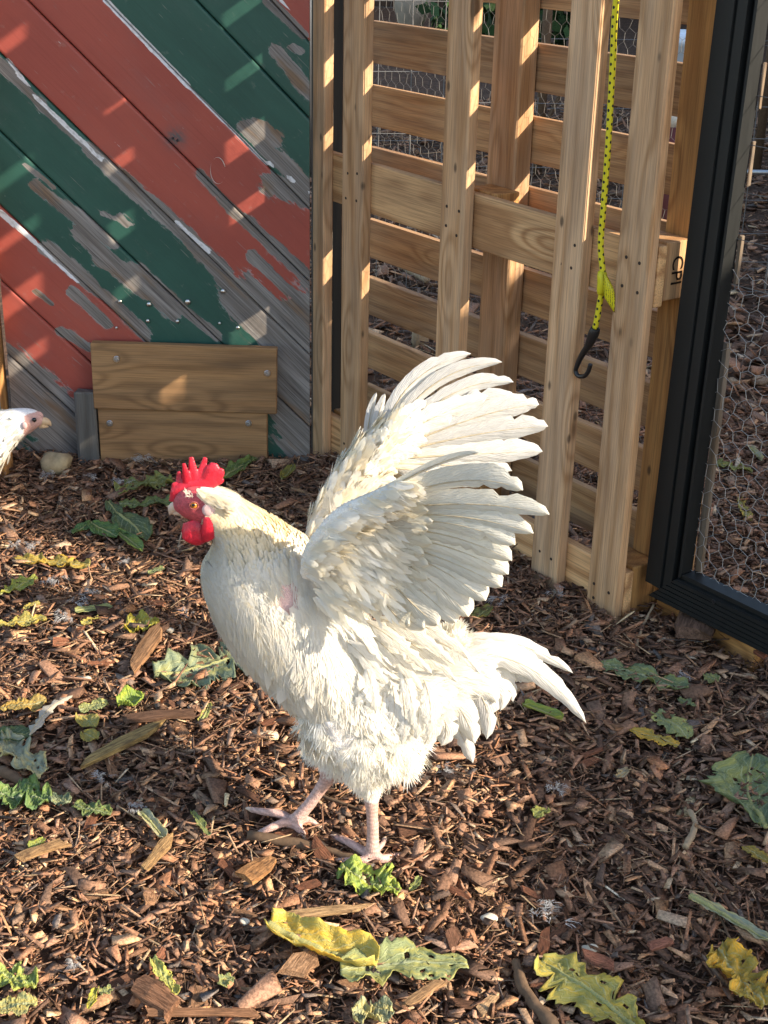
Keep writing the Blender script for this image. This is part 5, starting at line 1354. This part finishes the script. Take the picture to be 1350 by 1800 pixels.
# ------------------------------------------------------------------ the hen at the left edge
def hen():
    YH = 2.80; PXM = 0.00118
    R = lambda px, py, dy=0.0: AY(px, py, YH + dy)
    root = empty('hen', tuple(R(-160, 860) * (1, 1, 0)), 'white hen poking its head in front of the painted wall', 'hen')
    rows = [(78, 744, 4, 0.004), (70, 740, 14, 0.012), (56, 738, 22, 0.018), (36, 742, 28, 0.024), (12, 752, 36, 0.032), (-20, 772, 50, 0.045), (-60, 800, 70, 0.062), (-110, 830, 86, 0.078), (-170, 845, 88, 0.08), (-230, 838, 70, 0.066), (-290, 815, 40, 0.04), (-330, 800, 10, 0.01)]
    lo = Loft(rows, R, YH, PXM, comp=0.45)
    parts = [lo.geo()]
    for dy, x in ((-0.03, -120), (0.03, -160)):
        k = R(x, 890, dy); ft = np.array([k[0], k[1], 0.012])
        parts.append(tube_geo([R(x, 850, dy), k, ft], [0.03, 0.012, 0.008], 10))
        for a in (-0.5, 0.0, 0.5): parts.append(tube_geo([ft, ft + np.array([0.05 * math.cos(a), 0.05 * math.sin(a), -0.004])], [0.007, 0.004], 8))
    body = fuse('body', parts, 0.004, 2)
    V = np.array([v.co[:] for v in body.vertices]); px, py = proj(V)
    col = np.tile(WHITE_F, (len(V), 1)); face = (px > 42) & (py > 728 - (px - 50) * 0.3); col[face] = (0.60, 0.36, 0.31)
    col[V[:, 2] < 0.06] = (0.6, 0.42, 0.3)
    a = body.attributes.new('Col', 'FLOAT_COLOR', 'POINT'); a.data.foreach_set('color', np.column_stack([col, np.ones(len(col))]).astype(np.float32).ravel())
    link('body', body, M['skin'], root)
    rg = np.random.default_rng(8); n = 2600
    u = rg.uniform(0.26, 0.98, n); th = rg.uniform(0, 2 * np.pi, n); P, Nn, T = lo.at(u, th)
    D = T + rg.normal(0, 0.2, (n, 3)); D[:, 2] -= 0.15; sz = np.interp(u, [0.26, 0.4, 0.6], [0.35, 0.6, 1.0])
    c = mixcol(WHITE_F, CREAM, np.clip(rg.normal(0.08, 0.1, n), 0, 1))
    v, f, c, nn = plume_block(P, D, Nn, rg.uniform(0.030, 0.05, n) * sz, rg.uniform(0.011, 0.018, n) * sz, np.abs(rg.normal(0.05, 0.05, n)), c, 6, 0.35, rg, 0.1)
    o = link('body_feathers', mesh_np('body_feathers', v, f, True, col=c, nor=nn), M['plume'], root); o['kind'] = 'stuff'
    for i in range(7):
        z = i * 7
        flight_feather('tail_feather', root, R(-290, 815, -0.02 + 0.007 * i), R(-335, 790 - z, -0.03 + 0.01 * i), R(-380, 755 - z * 1.4, -0.04 + 0.013 * i), 0.045, np.array((0.1, -1, 0.1)), WHITE_F, seed=500 + i)
    e = R(60, 738, -0.018)
    V, Fc = ellipsoid_geo(e, (0.0052, 0.004, 0.0048), 14, 10); link('eye', mesh_py('eye', V, Fc, True), M['pupil'], root)
    link('beak', tube_mesh('beak', catmull([R(72, 740, 0), R(80, 741, 0), R(86, 744, 0), R(90, 749, 0)], 10), np.interp(np.linspace(0, 1, 10), [0, .5, 1], [0.011, 0.008, 0.001]), 10, (np.array([0, 1.0, 0]), 0.75)), M['hen_beak'], root)
    link('lower_beak', tube_mesh('lower_beak', [R(70, 748, 0), R(78, 749, 0), R(85, 750, 0)], [0.007, 0.005, 0.0015], 8, (np.array([0, 1.0, 0]), 0.75)), M['hen_beak'], root)
    cb = tube_geo(catmull([R(75, 734, 0), R(70, 728, 0), R(63, 724, 0)], 8), [0.002, 0.004, 0.005, 0.005, 0.005, 0.004, 0.003, 0.002], 10, (np.array([0, 1.0, 0]), 0.5))
    link('comb', mesh_py('comb', *cb, True), M['hen_comb'], root)
    V, Fc = ellipsoid_geo(R(43, 748, -0.023), (0.006, 0.003, 0.008)); link('earlobe', mesh_py('earlobe', V, Fc, True), M['earlobe'], root)
hen()
# ------------------------------------------------------------------ vegetable leaves, scraps, feathers and stones on the mulch
def leaf(p0, p1, wpx, col, label, shape='round', ruffle=0.5, curl=0.0, seed=0, z=0.015, cat='leaf', tilt=0.0, n=48, m=15, fold=0.0):
    """a leaf from stalk end p0 to tip p1 (photo pixels on the ground), lobed or round, with ruffled rim"""
    rg = np.random.default_rng(1000 + seed)
    a, b = G(*p0, z), G(*p1, z); d = b - a; L = float(np.linalg.norm(d)); T = d / L; S = np.array([-T[1], T[0], 0])
    sc = L / math.hypot(p1[0] - p0[0], p1[1] - p0[1]) if False else 1.0
    mpx = np.linalg.norm(G((p0[0] + p1[0]) / 2 + 1, (p0[1] + p1[1]) / 2) - G((p0[0] + p1[0]) / 2, (p0[1] + p1[1]) / 2))
    W = wpx * mpx
    # across the slope of view widths look shorter when the leaf lies along the picture
    if abs(T[0]) > abs(T[1]): W *= 1.6
    u = np.linspace(0, 1, n); v = np.linspace(-1, 1, m)
    if shape == 'round': w = np.sin(np.pi * np.clip(u * 0.97 + 0.015, 0, 1)) ** 0.6
    elif shape == 'kale': w = 0.16 + 0.84 * np.clip((u - 0.05) / 0.35, 0, 1) ** 0.8 * np.clip((1 - u) / 0.25, 0, 1) ** 0.5
    elif shape == 'strip': w = np.clip(u / 0.08, 0.2, 1) ** 0.5 * np.clip((1 - u) / 0.12, 0.1, 1) ** 0.5
    else: w = 0.35 + 0.65 * np.sin(np.pi * u) ** 0.7                       # torn
    wl, wr = w.copy(), w.copy()
    if shape in ('kale', 'torn'):
        for arr in (wl, wr):
            for _ in range(int(rg.integers(3, 7))):
                c0 = rg.uniform(0.12, 0.98); wd = rg.uniform(0.015, 0.07); dp = rg.uniform(0.2, 0.75 if shape == 'kale' else 0.6)
                arr *= 1 - dp * np.exp(-((u - c0) / wd) ** 2)
            ph = rg.uniform(0, 6, 3)
            arr *= 1 + 0.13 * np.sin(u * rg.uniform(9, 14) + ph[0]) + 0.07 * np.sin(u * rg.uniform(24, 34) + ph[1])
    jag = 0.03 if shape in ('round', 'strip') else 0.075
    wl *= 1 + rg.normal(0, jag, n); wr *= 1 + rg.normal(0, jag, n)
    nz = rg.normal(0, 1, (6, 3))
    V = []; uv = []
    cu = rg.uniform(-0.25, 0.25); fk = min(1.0, max(0.3, L / 0.12))
    for i in range(n):
        for j in range(m):
            ww = (wl[i] if v[j] < 0 else wr[i]) * W / 2
            x = u[i] * L; y = v[j] * ww + cu * W * 0.6 * math.sin(u[i] * math.pi)
            e = abs(v[j]) ** 1.6
            zz = ruffle * min(W, 0.05) * 0.12 * e * math.sin(u[i] * (9 + 3 * nz[0, 0]) * 2 * fk + (2.0 if v[j] > 0 else 0) + nz[0, 1] * 2)
            zz += ruffle * min(W, 0.05) * 0.09 * e * math.sin(u[i] * 31 * fk + v[j] * 4 + nz[1, 0] * 3)
            zz += curl * W * (v[j] ** 2) * 0.5 + tilt * v[j] * ww * 0.5 + fold * W * abs(v[j])
            zz += ruffle * min(W, 0.05) * 0.08 * math.sin(u[i] * 13 * (L / max(W, .02)) ** .5 + 5 * v[j] + nz[3, 0]) * math.sin(v[j] * 4.5 + u[i] * 7 + nz[3, 1]) + ruffle * min(W, 0.05) * 0.03 * rg.normal()
            zz += 0.06 * W * math.sin(u[i] * 5 + nz[2, 0] * 3) * math.cos(v[j] * 2 + nz[2, 1])
            V.append(T * x + S * y + np.array([0, 0, max(zz, -0.006) + 0.004])); uv.append((u[i], v[j]))
    Fc = []
    holes = [(rg.integers(4, n - 4), rg.integers(1, m - 2)) for _ in range(7 if shape in ('kale', 'torn') else 0)]
    for i in range(n - 1):
        for j in range(m - 1):
            if (i, j) in holes or (i + 1, j) in holes: continue
            k = i * m + j; Fc.append((k, k + m, k + m + 1, k + 1))
    V = np.array(V)
    # stalk: a ridge along the middle
    me = mesh_np('blade', V, Fc, True, uv=uv)
    root = empty('leaf', tuple(a), label, cat)
    o = link('blade', me, M['leaf'], root); o.matrix_parent_inverse = Matrix.Identity(4); o.color = (min(1, col[0] * 1.15), min(1, col[1] * 1.02), col[2] * 1.15, 1)
    sm = o.modifiers.new('thick', 'SOLIDIFY'); sm.thickness = 0.0007
    if L > 0.045 and shape != 'torn':
        mid = V.reshape(n, m, 3)[:, m // 2]; r = np.linspace(0.0034, 0.0008, n) * min(1.2, L / 0.14) * (1.5 if shape == 'strip' else 1)
        s = link('midrib', tube_mesh('midrib', mid + np.array([0, 0, 0.0004]), r, 6), M['leaf'], root); s.matrix_parent_inverse = Matrix.Identity(4)
        s.color = (0.42, 0.46, 0.24, 1)
        l = s.data.uv_layers.new(name='UVMap')
    return root
DG, MG, LG, YG, YE, PG = (0.085, 0.155, 0.075), (0.17, 0.25, 0.12), (0.27, 0.35, 0.15), (0.36, 0.36, 0.10), (0.47, 0.38, 0.07), (0.36, 0.42, 0.28)
BG = (0.20, 0.28, 0.17)
LEAVES = [
    ((272, 1190), (445, 1160), 100, BG, 'large torn grey green kale leaf in front of the chest of the rooster', 'kale', 0.7, 0.1),
    ((472, 1634), (662, 1700), 40, (0.50, 0.46, 0.10), 'rolled yellow leaf with a pale stalk at the bottom middle', 'strip', 0.5, 0.9),
    ((598, 1708), (822, 1702), 62, LG, 'flat pale green leaf joined to the rolled yellow one', 'torn', 0.4, 0.1),
    ((1128, 1815), (950, 1692), 120, (0.33, 0.35, 0.09), 'large yellow green leaf with pale veins at the bottom edge', 'kale', 0.5, 0.1),
    ((1262, 1672), (1345, 1770), 92, YE, 'crumpled bright yellow leaf near the lower right corner', 'torn', 1.1, 0.4),
    ((1212, 1580), (1352, 1660), 22, PG, 'long pale curved stalk above the crumpled yellow leaf', 'strip', 0.6, 0.5),
    ((1345, 1462), (1322, 1335), 130, MG, 'big curled green and yellow kale leaf at the right edge', 'kale', 0.8, 0.2),
    ((1052, 1172), (1212, 1216), 34, MG, 'long green leaf strip right of the tail', 'torn', 0.6, 0.2),
    ((1150, 1256), (1208, 1300), 52, LG, 'pale green leaf scrap under the twig', 'torn', 0.4, 0.1),
    ((1108, 1286), (1192, 1314), 22, YE, 'yellow brown leaf scrap left of the pale green one', 'torn', 0.4, 0.1),
    ((920, 1243), (988, 1268), 13, (0.24, 0.36, 0.08), 'short green stalk below the tail feathers', 'strip', 0.3, 0.8),
    ((597, 1530), (702, 1574), 46, (0.24, 0.38, 0.08), 'bright green crinkled leaf just below the near foot', 'torn', 1.0, 0.2),
    ((205, 905), (256, 952), 60, DG, 'dark green veined leaf in front of the beak', 'round', 0.3, 0.1),
    ((128, 940), (160, 920), 26, (0.08, 0.19, 0.06), 'small round green leaf, leftmost of the dark green sprig', 'round', 0.3, 0.2),
    ((160, 922), (206, 946), 30, (0.08, 0.19, 0.06), 'small round green leaf in the middle of the dark green sprig', 'round', 0.3, 0.2),
    ((206, 938), (250, 972), 26, (0.14, 0.26, 0.07), 'folded light green leaf under the dark veined leaf', 'round', 0.3, 0.5),
    ((190, 885), (212, 910), 26, DG, 'dull dark green leaf behind the veined leaf', 'round', 0.4, 0.2),
    ((205, 868), (305, 848), 40, (0.17, 0.22, 0.07), 'broad green and yellow leaf left of the comb', 'torn', 0.7, 0.2),
    ((210, 890), (308, 882), 28, (0.12, 0.19, 0.07), 'flat dull green leaf behind the beak', 'torn', 0.5, 0.1),
    ((385, 850), (442, 812), 34, (0.13, 0.22, 0.06), 'folded green leaf right behind the comb', 'round', 0.5, 0.4),
    ((440, 815), (470, 800), 18, (0.09, 0.16, 0.05), 'small green leaf at the foot of the patch boards', 'round', 0.5, 0.3),
    ((495, 845), (515, 822), 20, (0.20, 0.22, 0.05), 'little olive leaf standing near the wall corner', 'round', 0.4, 0.5),
    ((28, 985), (158, 998), 26, (0.36, 0.32, 0.07), 'long torn yellow leaf in the mulch far left', 'torn', 0.7, 0.2),
    ((0, 1048), (64, 1018), 34, (0.26, 0.34, 0.07), 'jagged yellow green leaf at the left edge', 'kale', 0.6, 0.2),
    ((0, 1104), (82, 1092), 24, YG, 'yellow green leaf shred at the left edge below the jagged one', 'torn', 0.7, 0.2),
    ((42, 1074), (70, 1062), 16, YG, 'small yellow leaf scrap above the leaf shred', 'torn', 0.4, 0.2),
    ((132, 1078), (198, 1072), 13, LG, 'thin light green leaf strip left of the yellow crinkled leaf', 'strip', 0.3, 0.3),
    ((218, 1108), (280, 1098), 34, (0.38, 0.40, 0.06), 'bright yellow crinkled leaf in the mulch', 'round', 1.0, 0.2),
    ((145, 1102), (175, 1088), 20, YG, 'curled yellow scrap beside the white fluff', 'torn', 0.7, 0.3),
    ((262, 1012), (288, 1002), 16, MG, 'small green leaf scrap between chips before the chest', 'torn', 0.6, 0.3),
    ((0, 1248), (82, 1236), 26, (0.40, 0.33, 0.10), 'dry yellow leaf under the single feather', 'torn', 0.5, 0.1),
    ((140, 1252), (190, 1240), 20, LG, 'light green scrap right of the single feather', 'torn', 0.6, 0.2),
    ((208, 1246), (252, 1232), 30, (0.26, 0.42, 0.08), 'fresh green leaf scrap with a curled rim', 'round', 0.6, 0.5),
    ((138, 1262), (168, 1282), 24, YG, 'upper yellow round scrap below the single feather', 'round', 0.4, 0.2),
    ((146, 1292), (172, 1302), 22, YG, 'lower yellow round scrap below the single feather', 'round', 0.4, 0.2),
    ((352, 1274), (368, 1240), 13, (0.36, 0.44, 0.14), 'small pale green strip below the torn kale leaf', 'strip', 0.3, 0.4),
    ((0, 1292), (78, 1364), 60, PG, 'pale crumpled cabbage leaf in the shadow at the left edge', 'torn', 0.9, 0.2),
    ((-10, 1300), (60, 1290), 30, DG, 'dark green leaf behind the pale cabbage leaf', 'round', 0.5, 0.2),
    ((-8, 1402), (88, 1412), 48, (0.11, 0.22, 0.07), 'green crinkled leaf lying below the dark twig', 'torn', 0.9, 0.2),
    ((90, 1404), (124, 1414), 20, BG, 'small grey green scrap right of the crinkled leaf', 'torn', 0.6, 0.2),
    ((130, 1420), (195, 1432), 26, (0.12, 0.20, 0.07), 'dull green leaf partly under bark in the shadow', 'torn', 0.6, 0.2),
    ((248, 1432), (290, 1480), 20, PG, 'pale curled leaf edge at the rim of the shadow', 'strip', 0.5, 0.8),
    ((338, 1430), (368, 1472), 16, (0.20, 0.28, 0.10), 'narrow green leaf near the far foot', 'torn', 0.5, 0.3),
    ((50, 1500), (78, 1478), 22, (0.26, 0.36, 0.08), 'small yellow green leaf left in the sun', 'torn', 0.6, 0.3),
    ((268, 1690), (312, 1752), 26, (0.40, 0.48, 0.14), 'light green crinkled scrap at the lower left', 'torn', 0.9, 0.3),
    ((-6, 1716), (62, 1738), 34, (0.26, 0.38, 0.10), 'green lettuce scrap at the lower left edge', 'torn', 0.9, 0.3),
    ((-6, 1778), (66, 1768), 28, (0.36, 0.40, 0.16), 'pale green leaf in the lower left corner', 'torn', 0.6, 0.2),
    ((156, 1778), (170, 1740), 16, (0.34, 0.38, 0.06), 'small yellow leaf bit in the lower left mulch', 'torn', 0.6, 0.3),
    ((176, 1752), (196, 1742), 14, LG, 'tiny light green bit beside the yellow leaf bit', 'torn', 0.6, 0.3),
    ((385, 1735), (408, 1722), 18, LG, 'tiny pale green scrap right of the crinkled one', 'torn', 0.6, 0.3),
    ((620, 1792), (690, 1782), 34, (0.34, 0.40, 0.22), 'crumbly pale green scrap at the bottom edge', 'torn', 1.2, 0.3),
    ((722, 1570), (738, 1545), 16, (0.22, 0.30, 0.10), 'small green scrap right of the bright crinkled leaf', 'torn', 0.7, 0.3),
    ((940, 1440), (962, 1428), 18, (0.30, 0.38, 0.12), 'tiny light green crumb in the shaded mulch', 'torn', 0.9, 0.3),
    ((1085, 1370), (1105, 1355), 18, (0.38, 0.36, 0.24), 'tiny pale leaf bit in the shaded mulch', 'torn', 0.6, 0.3),
    ((1306, 1492), (1350, 1520), 26, (0.30, 0.26, 0.06), 'olive yellow leaf piece at the right edge', 'torn', 0.5, 0.2),
    ((1238, 1190), (1262, 1200), 18, LG, 'small pale green crumb right of the green strip', 'torn', 0.6, 0.2),
    ((1192, 1232), (1222, 1244), 12, MG, 'little green piece below the green leaf strip', 'torn', 0.6, 0.2),
    ((1246, 1112), (1268, 1102), 10, (0.42, 0.42, 0.22), 'small cream leaf curl under the black door rail', 'torn', 0.5, 0.5),
    ((832, 1092), (862, 1070), 28, (0.16, 0.19, 0.06), 'olive leaf scrap below the near wing tips', 'round', 0.6, 0.3),
    ((1252, 818), (1322, 832), 18, (0.22, 0.28, 0.09), 'green leaf scrap seen through the wire door', 'torn', 0.7, 0.2),
    ((1300, 880), (1320, 918), 18, YG, 'yellow leaf scrap seen through the wire door', 'torn', 0.8, 0.2),
    ((1318, 790), (1338, 812), 12, PG, 'pale curled peel seen through the wire door', 'strip', 0.5, 0.8),
]
for _i, _l in enumerate(LEAVES):
    leaf(_l[0], _l[1], _l[2], _l[3], _l[4], _l[5], _l[6], _l[7], seed=_i)

def fluff_tuft(px, py, size, label, n=16, seed=0):
    """a shed downy feather"""
    rg = np.random.default_rng(700 + seed); c = G(px, py, 0.022)
    az = rg.uniform(0, 6.28); D0 = np.array([math.cos(az), math.sin(az), 0.15])
    k = n; ang = rg.normal(0, 0.9, k) + az; T = np.stack([np.cos(ang), np.sin(ang), rg.uniform(0.0, 0.35, k)], 1)
    N = np.tile(np.array([0, 0, 1.0]), (k, 1)) + rg.normal(0, 0.5, (k, 3))
    P = c + rg.normal(0, size * 0.22, (k, 3)) * (1, 1, 0.2) + D0 * rg.uniform(-0.4, 0.4, (k, 1)) * size; L = rg.uniform(0.3, 0.7, k) * size
    v, f, cc, nn = plume_block(P - c, T, N, L, L * 0.55, np.abs(rg.normal(0.05, 0.05, k)), np.tile(np.array((0.60, 0.60, 0.60)), (k, 1)), 9, 0.6, rg, 0.7, False)
    o = link('down_feather', mesh_np('down_feather', v, f, True, col=cc, nor=nn), M['plume'], loc=tuple(c))
    tag(o, label, 'down feather', 'white down feathers on the mulch')
for _i, (x, y, s, lab) in enumerate([
        (178, 1370, 0.026, 'white downy tuft in the rooster shadow'), (237, 1418, 0.022, 'small white tuft by the dull green leaf in the shadow'), (972, 1386, 0.026, 'white down tuft in the shaded mulch below the tail'),
        (880, 1055, 0.034, 'white down tuft beside the near wing tips'), (985, 1043, 0.034, 'white down tuft at the foot of the pallet slats'), (222, 848, 0.036, 'white down tuft left of the broad yellow green leaf'),
        (240, 806, 0.040, 'white curled down against the lower patch board'), (88, 832, 0.036, 'white down in front of the pale stone'), (160, 838, 0.026, 'bluish white down beside the patch boards'),
        (92, 1018, 0.032, 'white down beside the long torn yellow leaf'), (140, 1058, 0.034, 'wispy white down above the thin green strip'), (118, 1082, 0.030, 'white down left of the thin green strip'), (156, 1040, 0.024, 'tiny white tuft above the wispy down'),
        (330, 1080, 0.024, 'curved white down before the breast of the rooster'), (130, 1690, 0.020, 'grey white wisp in the lower left mulch'), (960, 1605, 0.036, 'grey curved feather wisp right of the lower leaves'), (220, 985, 0.022, 'small white down under the green sprig'),
        (60, 955, 0.030, 'wispy pale down at the left in the shade'), (1200, 1185, 0.02, 'tiny white down beside the green leaf strip'), (30, 955, 0.026, 'small white down at the left edge in the shade'), (780, 1352, 0.022, 'grey white wisp below the tail feathers')]):
    fluff_tuft(x, y, s, lab, seed=_i)
a, b = G(52, 1292, 0.022), G(128, 1222, 0.030)
o = flight_feather('shed_feather', None, a, (a + b) / 2 + np.array([-0.004, 0, 0.010]), b, 0.020, np.array((0.1, -0.3, 1.0)), np.array((0.60, 0.56, 0.48)), seed=900, fray=0.35, tipround=0.4)
tag(o, 'single long white feather lying in the sunny mulch at the left', 'feather')

def pebble(px, py, r, mat, label, squash=0.6, cat='stone', name='stone', rough=0.15):
    c = G(px, py, 0.01); V, Fc = ellipsoid_geo((0, 0, 0), (r, r * 0.8, r * squash), 16, 10)
    rg = np.random.default_rng(int(px)); ph = rg.uniform(0, 6, 6)
    V = [v * (1 + rough * math.sin(v[0] / r * 3 + ph[0]) * math.cos(v[2] / r * 4 + ph[1]) + rough * 0.6 * math.sin(v[1] / r * 5 + v[0] / r * 4 + ph[2])) for v in V]
    o = link(name, mesh_py(name, V, Fc, True), mat, loc=(c[0], c[1], float(terrain(c[0], c[1])) + 0.008 + r * squash * 0.6)); tag(o, label, cat)
pebble(100, 822, 0.040, M['stone'], 'pale yellowish broken stone at the foot of the shed wall', 0.7, rough=0.22)
pebble(151, 1197, 0.0085, M['white_stone'], 'round white pebble in the dark band of mulch')
pebble(1037, 1666, 0.010, M['white_stone'], 'white pebble above the yellow green leaf')
pebble(430, 1617, 0.007, M['white_stone'], 'small white pebble left of the yellow leaf stalk')
pebble(298, 1112, 0.008, M['white_stone'], 'white pebble right of the bright yellow leaf')
pebble(860, 1612, 0.010, M['white_stone'], 'cream pebble above the flat green leaf')
